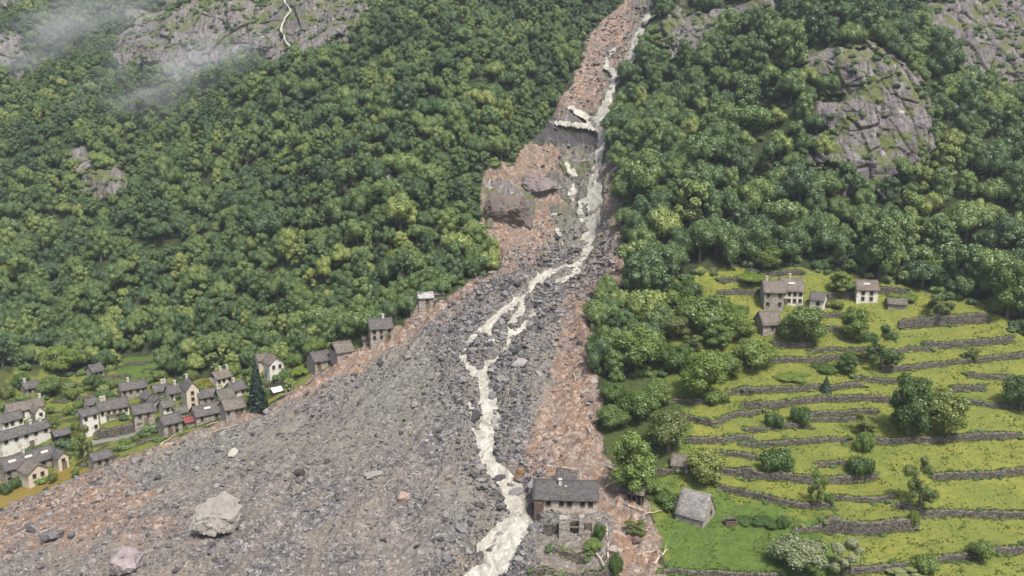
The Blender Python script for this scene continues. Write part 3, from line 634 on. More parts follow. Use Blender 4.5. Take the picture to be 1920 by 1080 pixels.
tree_proto('wide', 'wide', 7500, .052, 204, 'leafg'); tree_proto('loose', 'loose', 4200, .045, 205, 'leafg'); tree_proto('bush', 'bush', 3200, .06, 206, 'leafg')
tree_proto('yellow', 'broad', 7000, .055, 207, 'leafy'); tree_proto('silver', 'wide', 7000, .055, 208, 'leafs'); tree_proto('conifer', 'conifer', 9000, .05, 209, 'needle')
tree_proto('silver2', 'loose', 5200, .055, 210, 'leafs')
def tree(name, key, loc, rad, hgt, label, cat='tree', group=None, tint=None, rz=None):
    kind_h = {'bush': 1.1, 'conifer': 2.85, 'tall': 2.6, 'loose': 2.5}.get(key, 2.25)
    o = empty(name, tuple(loc), random.uniform(0, 6.28) if rz is None else rz); o.scale = (rad, rad, hgt / kind_h)
    tag(o, label, cat, group)
    c = link('crown', TREE[key][0], None, o); t = link('trunk', TREE[key][1], None, o)
    if tint: c.color = (*tint, 1)
    return o

def forest_spots():
    """where the trees of the wooded slopes stand: jittered, thinned, none on rock, meadow or debris"""
    g = np.random.default_rng(5); n = 60000
    y = g.uniform(215, 640, n); x = g.uniform(-.74, .74, n) * y; zb = base(x, y)
    z, u, v = zones(x, y, zb)
    w = 6 * noise2(x / 5, y / 5, 71)
    ok = (u > -330) & (u < 2250) & (v > -190) & (v < 1010) & (z['debris'] < -5 + w * .5)
    ok &= (z['grassR'] < -2 + w) & (z['grassL'] < -2 + w) & (z['grassF'] < -10)
    ok &= ~((v > 690) & (u > 1180)) & ~((v > 900) & (u > -400))
    veg = fbm2(x / 14, zb / 11, 3, 111)
    w = w - 26 * fbm2(x / 17, zb / 9, 2, 79)
    for k in ('cliffR', 'cliffR2', 'cliffG', 'cliffL', 'cliffL2', 'cliffL3', 'crag1', 'crag2', 'crag3'):
        ok &= (z[k] < 2 + w)
    ok &= (z['mound'] < 0)
    zl = zones(x, y, zb, ['cliffR', 'cliffR2', 'cliffL', 'cliffG', 'crag1']); 
    for k in zl[0]: ok &= (_bil(_SD[k], u, v - 10) < 4 + w * .8) | (noise2(x / 6, y / 6, 170) > .45)
    x, y, zb, u, v = (a[ok] for a in (x, y, zb, u, v))
    s = np.where(u < 1150, 3.3 - 1.25 * sm(285, 470, y), 4.9 - 1.5 * sm(270, 360, y)) * (1 + .3 * g.normal(size=len(x)) * .75 + .3 * fbm2(x / 30, y / 30, 2, 120)); s = np.clip(s, 1.6, 6.6) * g.choice([.8, 1.0, 1.25], len(s), p=[.3, .5, .2])
    kept = []; cell = {}
    for i in range(len(x)):
        cx, cy = int(x[i] // 5), int(y[i] // 5); bad = False
        for a in (-1, 0, 1):
            for b in (-1, 0, 1):
                for j in cell.get((cx + a, cy + b), ()):
                    if (x[i] - x[j]) ** 2 + (y[i] - y[j]) ** 2 < (.54 * (s[i] + s[j])) ** 2: bad = True; break
                if bad: break
            if bad: break
        if not bad: cell.setdefault((cx, cy), []).append(i); kept.append(i)
    k = np.array(kept); return x[k], y[k], ground(x[k], y[k]), s[k], u[k], v[k]
fx, fy, fz, fs, fu, fv = forest_spots()
def gn_scatter(name, pts, scl, rot, pid, protos, label, cat, mat_list=()):
    me = bpy.data.meshes.new(name); me.vertices.add(len(pts)); me.vertices.foreach_set('co', np.asarray(pts, np.float32).ravel())
    for k, A, ty in (('scl', scl, 'FLOAT_VECTOR'), ('rot', rot, 'FLOAT_VECTOR')):
        at = me.attributes.new(k, ty, 'POINT'); at.data.foreach_set('vector', np.asarray(A, np.float32).ravel())
    at = me.attributes.new('pid', 'INT', 'POINT'); at.data.foreach_set('value', np.asarray(pid, np.int32))
    o = link(name, me); tag(o, label, cat, kind='stuff')
    ng = bpy.data.node_groups.new(name + '_nodes', 'GeometryNodeTree'); ng.interface.new_socket('Geometry', in_out='INPUT', socket_type='NodeSocketGeometry'); ng.interface.new_socket('Geometry', in_out='OUTPUT', socket_type='NodeSocketGeometry')
    N = ng.nodes; Lk = ng.links; gi = N.new('NodeGroupInput'); go = N.new('NodeGroupOutput'); iop = N.new('GeometryNodeInstanceOnPoints'); jg = N.new('GeometryNodeJoinGeometry')
    for objs in reversed(protos):
        j = N.new('GeometryNodeJoinGeometry')
        for ob in objs:
            oi = N.new('GeometryNodeObjectInfo'); oi.transform_space = 'ORIGINAL'; oi.inputs['Object'].default_value = ob; Lk.new(oi.outputs['Geometry'], j.inputs[0])
        gt = N.new('GeometryNodeGeometryToInstance'); Lk.new(j.outputs[0], gt.inputs[0]); Lk.new(gt.outputs[0], jg.inputs[0])
    def na(n, ty):
        a = N.new('GeometryNodeInputNamedAttribute'); a.data_type = ty; a.inputs['Name'].default_value = n; return a.outputs['Attribute']
    Lk.new(gi.outputs[0], iop.inputs['Points']); Lk.new(jg.outputs[0], iop.inputs['Instance']); iop.inputs['Pick Instance'].default_value = True
    Lk.new(na('pid', 'INT'), iop.inputs['Instance Index']); Lk.new(na('scl', 'FLOAT_VECTOR'), iop.inputs['Scale'])
    er = N.new('FunctionNodeEulerToRotation'); Lk.new(na('rot', 'FLOAT_VECTOR'), er.inputs[0]); Lk.new(er.outputs[0], iop.inputs['Rotation'])
    Lk.new(iop.outputs[0], go.inputs[0]); md = o.modifiers.new('scatter', 'NODES'); md.node_group = ng
    return o
def build_forest():
    g = np.random.default_rng(8); n = len(fx); kinds = g.integers(0, 8, n)
    inside = (fu > 0) & (fu < 1920) & (fv > 30) & (fv < 1080); size = np.where(inside, fs / fy, 0); order = np.argsort(-size); top = set(order[:290].tolist())
    def region(u, v, y):
        if u < 1130:
            if u < 240: return 'leafy tree at the foot of the left wooded slope behind the westernmost houses', 'trees behind the west end of the village'
            if u < 520: return 'leafy tree at the dark lower edge of the left wood above the village roofs', 'trees above the village roofs'
            return 'leafy tree at the wood edge along the red soil rim near the lone house', 'trees along the left rim of the debris'
        if u < 1400: return 'leafy tree in the wood between the gully and the terraces', 'trees between the gully and the terraces'
        if u < 1700: return 'leafy tree in the wood just above the stone houses of the terraces', 'trees above the terrace houses'
        return 'leafy tree in the dense wood above the meadow at the right edge', 'trees above the right meadow'
    protos = {}
    for i in order[:290]:
        k = int(kinds[i]); lab, grp = region(fu[i], fv[i], fy[i])
        o = empty('broadleaf_tree', (fx[i], fy[i], fz[i] - .3), g.uniform(0, 6.28)); hs = fs[i] * g.uniform(.9, 1.15); o.scale = (fs[i], fs[i], hs)
        tag(o, lab, 'tree', grp); c = link('crown', TREE[('forest', k)][0], None, o); t = link('trunk', TREE[('forest', k)][1], None, o); protos.setdefault(k, [c, t])
    rest = np.array([i for i in range(n) if i not in top])
    sc = np.stack([fs[rest] * g.uniform(.85, 1.2, len(rest)), fs[rest] * g.uniform(.85, 1.2, len(rest)), fs[rest] * g.uniform(.8, 1.3, len(rest))], 1); ro = np.zeros((len(rest), 3)); ro[:, 2] = g.uniform(0, 6.28, len(rest)); ro[:, :2] = g.normal(size=(len(rest), 2)) * .06
    gn_scatter('forest', np.stack([fx[rest], fy[rest], fz[rest] - .3], 1), sc, ro, kinds[rest], [protos[k] for k in sorted(protos)], 'dense broadleaf forest covering the steep mountain slopes on both sides of the gully', 'forest')
    # low bushes: undergrowth between trees, tufts on the cliff ledges and along walls
    m = 16000; y = g.uniform(215, 560, m); x = g.uniform(-.66, .66, m) * y; zb = base(x, y); z, u, v = zones(x, y, zb)
    cl = np.maximum.reduce([z[k] for k in ('cliffR', 'cliffR2', 'cliffG', 'cliffL', 'cliffL2', 'cliffL3', 'crag1', 'crag2', 'crag3')])
    edge = np.abs(z['debris']) < 14; onc = (cl > -5) & (fbm2(x / 12, zb / 4, 3, 111) > np.where((z['cliffR'] > -5) & (v > 200), .15, -.2))
    und = (cl < 0) & (z['debris'] < -4) & (z['grassR'] < 0) & (z['grassL'] < 0) & (z['grassF'] < -4) & (g.random(m) < .55)
    sel = (onc | und | (edge & (g.random(m) < .35) & (z['debris'] < 2) & (v < 600))) & (u > -100) & (u < 2020)
    # garden and village scrub
    sel |= (z['grassL'] > -6) & (z['debris'] < -6) & (z['goldL'] < 0) & (z['grassF'] < 2) & (g.random(m) < .42) & (u > -50) & (fbm2(x / 6, y / 6, 2, 140) > -.05)
    sel |= (z['glade'] > -4) & (z['debris'] < -6) & (g.random(m) < .9)
    sel |= (z['grassR'] > -4) & (z['grassR'] < 14) & (g.random(m) < .7) & (z['debris'] < -2)
    x, y, u, v, cl = x[sel], y[sel], u[sel], v[sel], cl[sel]; zz = ground(x, y); oo = np.where(cl > 2, cliff_out(x, y, zz, 1.0, 1.0, 0.0, cl), 0); zz = zz + oo * .12; yy = y - oo * .97
    s = g.uniform(.7, 1.9, len(x)) * np.where(cl > -5, .85, 1.15)
    o = link('crown', TREE['cover'][0], None, tree_cover)
    gn_scatter('undergrowth', np.stack([x, yy, zz - .2], 1), np.stack([s, s, s], 1), np.stack([x * 0, x * 0, g.uniform(0, 6.28, len(x))], 1), np.zeros(len(x)), [[o]], 'low scrub and bushes under the trees, on cliff ledges and between the village houses', 'undergrowth')
pc = place([236], [745])[0]
tree_cover = empty('garden_bush', tuple(pc)); tree_cover.scale = (1.6,) * 3; tag(tree_cover, 'small dark bush left of the long slate-roofed house below the bright meadow', 'bush')
build_forest()

# ---------------------------------------------------------------- rocks
def rock_mesh(name, seed, n=16, flat=.8, sub=0, amp=.12):
    rng = random.Random(seed); bm = bmesh.new()
    for _ in range(n):
        v = Vector((rng.gauss(0, 1), rng.gauss(0, 1), rng.gauss(0, 1))).normalized() * rng.uniform(.85, 1.1); bm.verts.new((v.x * 1.15, v.y * .9, v.z * flat))
    r = bmesh.ops.convex_hull(bm, input=bm.verts); junk = [e for e in r['geom_interior'] if isinstance(e, bmesh.types.BMVert)]
    if junk: bmesh.ops.delete(bm, geom=junk, context='VERTS')
    if sub:
        bmesh.ops.triangulate(bm, faces=bm.faces)
        bmesh.ops.subdivide_edges(bm, edges=bm.edges, cuts=sub, use_grid_fill=True)
        co = np.array([v.co[:] for v in bm.verts]); a, ea = worley3(co[:, 0] * 1.6, co[:, 1] * 1.6, co[:, 2] * 1.6, seed); b, eb = worley3(co[:, 0] * 4, co[:, 1] * 4, co[:, 2] * 4, seed + 9)
        f = 1 + amp * (a - .5) + amp * .4 * (b - .5) + amp * .5 * fbm2(co[:, 0] * 3 + co[:, 2], co[:, 1] * 3 - co[:, 2], 3, seed)
        for v, k in zip(bm.verts, f): v.co *= k
    return from_bm(name, bm)
ROCK = [rock_mesh('rock', 300 + i, 14 + i % 5, .62 + .07 * (i % 4)) for i in range(9)]
for r_ in ROCK: r_.materials.append(M['rock'])
def build_rocks():
    g = np.random.default_rng(21); n = 420000
    x = g.uniform(-175, 75, n); y = g.uniform(132, 420, n)
    zb = base(x, y); z, u, v = zones(x, y, zb)
    den = sm(-6, 6, z['debris'] + 4 * noise2(x / 4, y / 4, 71)) * (.55 + .9 * sm(-.3, .5, fbm2(x / 11, y / 14, 3, 131))) * np.where(z['soil2'] > 0, .35, 1) * np.where(np.maximum(z['soil1'], z['soil3']) > 0, .18, 1) * np.where(v < 440, .04, 1)
    den = den + 1.5 * sm(-90, -8, z['water']) * sm(6, -4, z['water'])
    den *= np.where(v < 440, .22, 1)
    den *= (u > -60) & (u < 1980) & (v > -20) & (v < 1120) & (z['mound'] < 0) & (z['slab'] < 0) & (z['bare'] < 0) & (z['debris'] > -5)
    k = g.random(n) < den * .42
    x, y, u, v, wd, zs = x[k], y[k], u[k], v[k], z['water'][k], z['debris'][k]
    s = .145 * (1 - g.random(len(x))) ** (-1 / 2.9) * (y / 190) ** .7 * (1 + .55 * sm(-80, -10, wd)); s = np.minimum(s, .7 + .6 * g.random(len(x)) + .45 * sm(-60, 0, wd))
    s = np.where(wd > 0, np.minimum(s * 1.3, 1.5), s)
    zz = ground(x, y) + s * .12; pid = g.integers(0, len(ROCK), len(x)); ro = np.stack([g.normal(size=len(x)) * .35, g.normal(size=len(x)) * .35, g.uniform(0, 6.28, len(x))], 1)
    keep = (wd < np.where(v < 580, -9, -4)) | (g.random(len(x)) < np.where(v < 580, .1, .3))
    x, y, zz, s, u, v, wd, pid, ro, zs = (a[keep] for a in (x, y, zz, s, u, v, wd, pid, ro, zs))
    inf = (u > 15) & (u < 1905) & (v > 5) & (v < 1065); order = np.argsort(-np.where(inf, s / y, 0)); top = order[:270]
    def region(u, v, wd):
        if v < 420: return 'grey boulder lodged in the steep upper gully', 'boulders in the upper gully'
        if wd > -60:
            if v < 640: return 'grey boulder beside the upper braided part of the stream on the fan', 'boulders by the upper stream'
            return 'wet grey boulder beside the lower stream, above the farmhouse roof', 'boulders by the lower stream'
        if u > 1010: return 'rock on the reddish soil right of the stream', 'rocks on the reddish soil'
        if v < 760: return 'grey rock on the upper debris fan left of the stream', 'rocks on the upper debris fan'
        if u < 420: return 'grey rock on the lower left debris near the village fields', 'rocks on the lower left debris'
        return 'grey rock on the lower debris fan between the giant boulder and the stream', 'rocks on the lower debris fan'
    first = {}
    for i in top:
        lab, grp = region(u[i], v[i], wd[i]); o = link('boulder', ROCK[pid[i]]); o.location = (x[i], y[i], zz[i]); o.rotation_euler = tuple(ro[i]); o.scale = (s[i],) * 3
        tag(o, lab, 'boulder', grp); first.setdefault(int(pid[i]), o)
    for q in range(len(ROCK)):
        if q not in first: j = order[270 + q]; o = link('boulder', ROCK[q]); o.location = (x[j], y[j], zz[j]); o.scale = (s[j],) * 3; tag(o, *region(u[j], v[j], wd[j])[:1], 'boulder', region(u[j], v[j], wd[j])[1]); first[q] = o
    r = order[280:]
    gn_scatter('rubble', np.stack([x[r], y[r], zz[r]], 1), np.stack([s[r] * g.uniform(.8, 1.3, len(r)), s[r], s[r] * g.uniform(.6, 1, len(r))], 1), ro[r], pid[r], [[first[q]] for q in range(len(ROCK))],
               'grey and brown rubble strewn over the whole debris fan and gully', 'rubble')
    print('rocks', len(x), 'trees', len(fx))
build_rocks()
# ---------------------------------------------------------------- dry stone walls
WALLPTS = []
def stone_wall(w3, h, lab):
    xs, ys = w3[:, 0], w3[:, 1]; n = max(5, int((xs[-1] - xs[0] + 3) / .4)); X = np.linspace(xs[0] - 1.5, xs[-1] + 1.5, n)
    s0 = (ys[1] - ys[0]) / (xs[1] - xs[0]); s1 = (ys[-1] - ys[-2]) / (xs[-1] - xs[-2]); Y = np.interp(X, xs, ys) + np.where(X < xs[0], (X - xs[0]) * s0, 0) + np.where(X > xs[-1], (X - xs[-1]) * s1, 0)
    WALLPTS.append((X, Y, h))
    Y = Y + .12 * noise2(X / 2.5, Y * 0, 7)
    zt = ground(X, Y + .5) + .02; zb = ground(X, Y - .55) - .45
    zt = np.maximum(zt + .10 * noise2(X / .8, X * 0, 3) + .16 * noise2(X / 3.1, X * 0, 4), zb + .35)
    rows = 8; V = []; F = []
    for j in range(rows):
        f = j / (rows - 1); z = zb + (zt - zb) * f; y = Y - .42 + .12 * f + .09 * noise2(X / .5, z / .4, 8) + .05 * noise2(X / .23, z / .2, 9)
        V.append(np.stack([X, y, z], 1))
    V.append(np.stack([X, Y + .1, zt + .02], 1)); V.append(np.stack([X, Y + .3, zt - .03], 1)); V.append(np.stack([X, Y + .3, zb], 1))
    V = np.stack(V); m = V.shape[0]; idx = np.arange(m * n).reshape(m, n)
    F = np.stack([idx[:-1, :-1], idx[:-1, 1:], idx[1:, 1:], idx[1:, :-1]], -1).reshape(-1, 4)
    V = V.reshape(-1, 3); c = V.mean(0); me = mesh_np('dry_stone_wall', V - c, F)
    o = link('dry_stone_wall', me, M['drystone']); o.location = c
    tag(o, lab, 'wall')
for (pts, h, lab), (w3, _) in zip(WALLS, _WW): stone_wall(w3, h, lab)

def grass_and_scrub():
    g = np.random.default_rng(77); n = 1; V = []; F = []
    for k in range(26):      # one tuft of blades
        a = g.uniform(0, 6.28); r = g.uniform(0, .45); b = np.array([r * math.cos(a), r * math.sin(a), 0]); t = np.array([math.cos(a) * .35, math.sin(a) * .35, g.uniform(.5, 1.1)]); s = np.array([-math.sin(a), math.cos(a), 0]) * .09
        V += [b - s, b + s, b + t]; F.append((3 * k, 3 * k + 1, 3 * k + 2))
    me = mesh_np('grass_tuft', V, F); me.materials.append(M['tuft'])
    p0 = place([1700], [1010])[0]; tuft = link('grass_tuft', me); tuft.location = p0; tuft.scale = (.6, .6, .6); tag(tuft, 'rough tuft of grass at the foot of the small walled plot', 'grass')
    m = 60000; y = g.uniform(140, 262, m); x = g.uniform(.14, .66, m) * y; zb = base(x, y); z, u, v = zones(x, y, zb, ['grassR', 'debris', 'glade'])
    dens = .04 + .4 * sm(.1, .5, fbm2(x / 5, y / 5, 3, 150)); ok = ((z['grassR'] > 1) | (z['glade'] > 0)) & (u < 1960) & (g.random(m) < dens); x, y = x[ok], y[ok]
    for X, Y, h in WALLPTS:
        q = int(len(X) * 5); i = g.integers(0, len(X), q); up = g.random(q) < .6
        x = np.concatenate([x, X[i] + g.uniform(-.3, .3, q)]); y = np.concatenate([y, Y[i] + np.where(up, g.uniform(.1, .7, q), -g.uniform(.5, .9, q))])
    zz = ground(x, y); s = g.uniform(.22, .5, len(x))
    gn_scatter('grass', np.stack([x, y, zz - .03], 1), np.stack([s, s, s * g.uniform(.6, 1.2, len(x))], 1), np.stack([g.normal(size=len(x)) * .15, g.normal(size=len(x)) * .15, g.uniform(0, 6.28, len(x))], 1), np.zeros(len(x)), [[tuft]], 'rough meadow grass on the terraces and along the tops and feet of their walls', 'grass')
    xs = []; ys = []; ss = []
    for X, Y, h in WALLPTS:
        q = int(len(X) * .22) + 2; i = g.integers(0, len(X), q)
        for j in i:
            if noise2(np.array([X[j] / 4]), np.array([Y[j] / 4]), 160)[0] > -.05: xs.append(X[j] + g.uniform(-.5, .5)); ys.append(Y[j] + g.choice([-.8, .6]) + g.uniform(-.2, .2)); ss.append(g.uniform(.3, .85))
        for e in (0, -1): xs.append(X[e]); ys.append(Y[e] + g.uniform(-.5, .3)); ss.append(g.uniform(.6, 1.0))
    xs, ys, ss = map(np.array, (xs, ys, ss)); cb = [c_ for c_ in tree_cover.children][:1]
    gn_scatter('brambles', np.stack([xs, ys, ground(xs, ys) - .15], 1), np.stack([ss * 1.3, ss, ss * .8], 1), np.stack([xs * 0, xs * 0, g.uniform(0, 6.28, len(xs))], 1), np.zeros(len(xs)), [cb], 'brambles and weeds growing over the terrace walls', 'brambles')
grass_and_scrub()
# ---------------------------------------------------------------- houses
def box(bm, x0, x1, y0, y1, z0, z1):
    v = [bm.verts.new((x, y, z)) for z in (z0, z1) for y in (y0, y1) for x in (x0, x1)]
    for f in ((0, 2, 3, 1), (4, 5, 7, 6), (0, 1, 5, 4), (2, 6, 7, 3), (0, 4, 6, 2), (1, 3, 7, 5)): bm.faces.new([v[i] for i in f])
def part(name, mat, parent, *boxes):
    bm = bmesh.new()
    for b in boxes: box(bm, *b)
    return link(name, from_bm(name, bm), M[mat] if isinstance(mat, str) else mat, parent)
def gable_body(L, D, h, rise):
    """ridge along local x; L long, D deep"""
    bm = bmesh.new(); a = L / 2; b = D / 2; z0 = -3.0
    P = [(-a, -b, z0), (-a, b, z0), (-a, b, h), (-a, 0, h + rise), (-a, -b, h)]
    l = [bm.verts.new(p) for p in P]; r = [bm.verts.new((-p[0], p[1], p[2])) for p in P]
    bm.faces.new(l[::-1]); bm.faces.new(r)
    for i in range(5): j = (i + 1) % 5; bm.faces.new((l[i], l[j], r[j], r[i]))
    bmesh.ops.recalc_face_normals(bm, faces=bm.faces); return from_bm('wall', bm)
def roof_mesh(L, D, h, rise, ov, seed, th=.22, half=0):
    """two slab-covered slopes with a slightly wavy ridge and ragged eaves"""
    rng = random.Random(seed); a = L / 2 + ov * .8; s = rise / (D / 2); b = D / 2 + ov; n = max(6, int(L / .9)); V = []; F = []
    sag = [-.12 * math.sin(math.pi * i / n) + rng.uniform(-.05, .05) for i in range(n + 1)]
    for side in ((-1, 1) if not half else ((half,))):
        o = len(V); m = 4
        for i in range(n + 1):
            x = -a + 2 * a * i / n
            for j in range(m + 1):
                y = b * j / m; z = h + rise - s * y + .03 + sag[i] * (1 - j / m * .4) + rng.uniform(-.035, .035)
                yy = y + (rng.uniform(-.1, .1) if j == m else 0)
                V.append((x, side * yy, z + th)); V.append((x, side * yy, z))
        k = (m + 1) * 2
        for i in range(n):
            for j in range(m):
                p = o + i * k + j * 2; F += [(p, p + 2, p + 2 + k, p + k), (p + 1, p + 1 + k, p + 3 + k, p + 3)]
            p = o + i * k + m * 2; F.append((p, p + 1, p + 1 + k, p + k)); p = o + i * k; F.append((p, p + k, p + 1 + k, p + 1))
        for i in (0, n):
            for j in range(m): p = o + i * k + j * 2; F.append((p, p + 1, p + 3, p + 2))
    me = mesh_np('roof', V, F); bm = bmesh.new(); bm.from_mesh(me); bmesh.ops.recalc_face_normals(bm, faces=bm.faces); bm.to_mesh(me); bm.free(); return me
def window(root, face, u0, z0, w, h, L, D, trim='wood', door=False):
    """face: f front, r right, l left; u0 along the face, z0 sill height"""
    y = {'f': (0, (0, -D / 2)), 'r': (math.pi / 2, (L / 2, 0)), 'l': (-math.pi / 2, (-L / 2, 0))}[face]
    rz, (cx, cy) = y; X = Matrix.Translation((cx, cy, 0)) @ Matrix.Rotation(rz, 4, 'Z')
    t = .12
    fr = part('door' if door else 'window', trim, root, (u0 - w / 2 - t, u0 - w / 2, -.09, .05, z0, z0 + h), (u0 + w / 2, u0 + w / 2 + t, -.09, .05, z0, z0 + h),
              (u0 - w / 2 - t, u0 + w / 2 + t, -.10, .05, z0 + h, z0 + h + t), (u0 - w / 2 - t, u0 + w / 2 + t, -.16, .05, z0 - t, z0 - .002))
    p = part('door_leaf' if door else 'pane', 'dark' if not door else 'wood', fr, (u0 - w / 2, u0 + w / 2, -.03, .04, z0, z0 + h))
    fr.matrix_local = X
    return fr
HID = [0]
def house(u, v, wpx, hpx, D, rise, yaw, wall, roof, label, win=(2, 1), axis='x', chim=(), gable_shade=None, name='stone_house', ov=.45, group=None, side=None, door=None, back=True, trim='wood', skylight=0, wh=.95, balcony=False, cat='house'):
    """(u, v): photo position of the middle of the front wall's foot; wpx, hpx its size there"""
    HID[0] += 1; p = place([u], [v])[0]; k = (p[1] * CP + (p[2] - CAMH) * SP) / FPX
    w = wpx * k / max(.7, math.cos(R(yaw)) + .12 * abs(math.sin(R(yaw)))); h = hpx * k * 1.06
    if u < 570: h *= 1.2; rise *= .72; D *= .7; w *= .92
    if axis == 'y': w -= D * 0
    L, DD = (w, D) if axis == 'x' else (D, w)
    yaw -= math.degrees(math.atan2(p[0], p[1])); rz = R(yaw) + (math.pi / 2 if axis == 'y' else 0); fd = (w and (D if axis == 'x' else D))
    n = Vector((-math.sin(R(yaw)), math.cos(R(yaw)), 0)); c = Vector(p) + n * (D / 2)
    root = empty(name, (c.x, c.y, p[2]), rz); tag(root, label, cat, group)
    link('wall', gable_body(L, DD, h, rise), M[wall], root)
    rf = link('roof', roof_mesh(L, DD, h, rise, ov, HID[0]), M[roof], root)
    facing = 'f' if axis == 'x' else 'l'
    # with axis y the gable that faces the viewer is the local left end
    cols, rows = win; ww = .75 if w < 9 else .85
    for r_ in range(rows):
        for c_ in range(cols):
            uu = -w / 2 + w * (c_ + .5 + .12 * math.sin(c_ * 3.1 + HID[0])) / cols; zz = h - .55 - wh - (h - .6) * r_ / max(rows, 1)
            if zz > .2: window(root, facing, uu if facing == 'f' else uu, zz, ww, wh, L, DD, trim)
    if door is not None: window(root, facing, door * w / 2, .05, 1.0, min(1.95, h - .35), L, DD, trim, True)
    if side:
        for q, zf in side[1]: window(root, side[0], q * (DD if side[0] != 'f' else L) / 2, h * zf, .75, .95, L, DD, trim)
    if gable_shade:
        bm = bmesh.new(); sgn = {'r': 1, 'l': -1}[gable_shade]; x = sgn * (L / 2 + .03); b = DD / 2 * .82
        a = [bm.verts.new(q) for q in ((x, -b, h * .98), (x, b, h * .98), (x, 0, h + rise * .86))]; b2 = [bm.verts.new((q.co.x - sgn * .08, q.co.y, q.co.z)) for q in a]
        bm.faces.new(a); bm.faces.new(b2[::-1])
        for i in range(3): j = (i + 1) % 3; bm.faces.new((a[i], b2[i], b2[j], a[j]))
        bmesh.ops.recalc_face_normals(bm, faces=bm.faces); link('shade_panel', from_bm('shade_panel', bm), M['dark'], root)  # dark sheet on the solid gable; the attic's shade is painted in
    for cx, cy in chim:
        x = cx * L / 2; y = cy * DD / 2; zz = h + rise * (1 - abs(cy)); part('chimney', 'lime', rf, (x - .32, x + .32, y - .3, y + .3, zz - .5, zz + 1.15), (x - .42, x + .42, y - .4, y + .4, zz + 1.152, zz + 1.28))
    for q in range(skylight):
        x = -L / 2 + L * (q + .6) / (skylight + .2); y = -DD / 4; zz = h + rise / 2 + .30; s = part('skylight', 'lime', rf, (-.9, .9, -.35, .35, 0, .06)); s.location = (x, y, zz); s.rotation_euler = (math.atan2(rise, DD / 2), 0, 0)
    if balcony:
        part('balcony', 'wood', root, (-w * .3, w * .35, -DD / 2 - .9, -DD / 2 - .003, h * .5, h * .5 + .12), *[(-w * .3 + q * w * .13, -w * .3 + q * w * .13 + .08, -DD / 2 - .88, -DD / 2 - .8, h * .5 + .122, h * .5 + .85) for q in range(6)], (-w * .3, w * .35, -DD / 2 - .88, -DD / 2 - .8, h * .5 + .852, h * .5 + .93))
    return root, L, DD, h
G = None
# west part of the village
house(62, 738, 26, 10, 5.5, 2.2, 20, 'stone', 'slate', 'grey-roofed house half hidden by trees at the far left wood edge', (2, 1), chim=((-.7, 0),))
house(186, 707, 22, 10, 6, 2.6, 30, 'stone', 'slate', 'lone stone house among trees left of the bright meadow', (2, 1), axis='x', chim=())
house(253, 746, 50, 15, 7, 2.4, 12, 'stone', 'slate', 'long slate-roofed house just below the bright meadow', (4, 1), chim=((-.3, 0),))
house(304, 744, 28, 10, 6, 2.2, 12, 'stone', 'slate', 'dark-roofed house right of the long slate-roofed one', (2, 1), chim=((.3, 0), (.7, 0)))
house(331, 750, 26, 12, 6, 2.6, 15, 'plaster', 'slate', 'small white house left of the tall cream gabled house', (2, 1), chim=((.2, 0),))
house(364, 768, 25, 31, 9, 3.2, 14, 'cream', 'slate', 'tall cream house with a bare gable wall in the village centre', (1, 3), axis='y', chim=((.6, .1),))
house(421, 723, 32, 13, 6, 2.4, 28, 'plaster', 'slateb', 'white house with a brown roof standing above the village centre', (3, 1), chim=((.0, 0), (.9, 0)), gable_shade='l')
house(392, 760, 34, 14, 6, 2.3, 18, 'stone', 'slate', 'stone house with a dark open gable right of the cream house', (2, 1), gable_shade='l')
house(428, 768, 30, 18, 7, 3.0, 15, 'stone', 'slatem', 'house with an olive mossy roof and black open gable', (2, 1), gable_shade='l')
house(449, 744, 28, 12, 6, 2.5, 25, 'plaster', 'slate', 'white house left of the tall dark conifer', (2, 1), chim=((-.3, 0),))
house(443, 784, 40, 16, 7, 2.8, 20, 'stone', 'slateb', 'brown-roofed house nearest the debris, beside the tall conifer', (3, 1), gable_shade='r', door=.3)
house(393, 790, 52, 12, 7, 2.8, 18, 'stone', 'slate', 'wide grey roof sunk down against the debris', (2, 1), skylight=1)
house(360, 800, 24, 9, 4.5, 1.2, 20, 'stone', 'red', 'small hut with a red sheet roof at the debris edge', (1, 1), name='hut', cat='hut')
house(326, 815, 36, 19, 7, 2.4, 20, 'stone', 'slate', 'grey stone house left of the red-roofed hut', (2, 2), chim=(), door=-.3)
house(272, 797, 38, 20, 7, 2.4, 8, 'stone', 'slate', 'dark stone house above the lane between retaining wall and grey house', (2, 1), door=.2)
house(216, 786, 56, 17, 8, 2.8, 10, 'plaster', 'slate', 'long white-fronted house with a grey roof above the dark retaining wall', (5, 1), chim=((-.7, 0), (-.5, 0)), balcony=True)
house(174, 776, 19, 15, 6, 1.8, 10, 'plaster', 'slate', 'narrow white house between the white block and the long white-fronted house', (1, 1))
house(173, 817, 30, 33, 7, 1.5, 18, 'plaster', 'slate', 'tall white block house beside the lane', (2, 2))
house(52, 785, 66, 15, 7, 2.6, 12, 'plaster', 'slateb', 'long brown-roofed house with white walls near the left edge', (4, 1), chim=((.9, 0),))
house(76, 787, 17, 13, 5, 2.2, 20, 'plaster', 'slateb', 'small white gabled wing in front of the long brown-roofed house', (1, 1), axis='y')
house(26, 805, 40, 15, 6, 2.2, 20, 'plaster', 'slate', 'grey-roofed house with white bays above the long white house', (3, 1), chim=())
house(52, 842, 94, 25, 6, 2.3, 24, 'plaster', 'slate', 'very long white house with a dark slate roof at the left edge', (5, 1), chim=((.35, -.1), (.75, -.1)), door=.2, wh=.8)
house(119, 829, 28, 12, 5, 1.4, 15, 'dark', 'slate', 'dark open shed beside the very long white house', (0, 0), name='shed', cat='shed')  # walls coloured near-black for the shade of the open interior
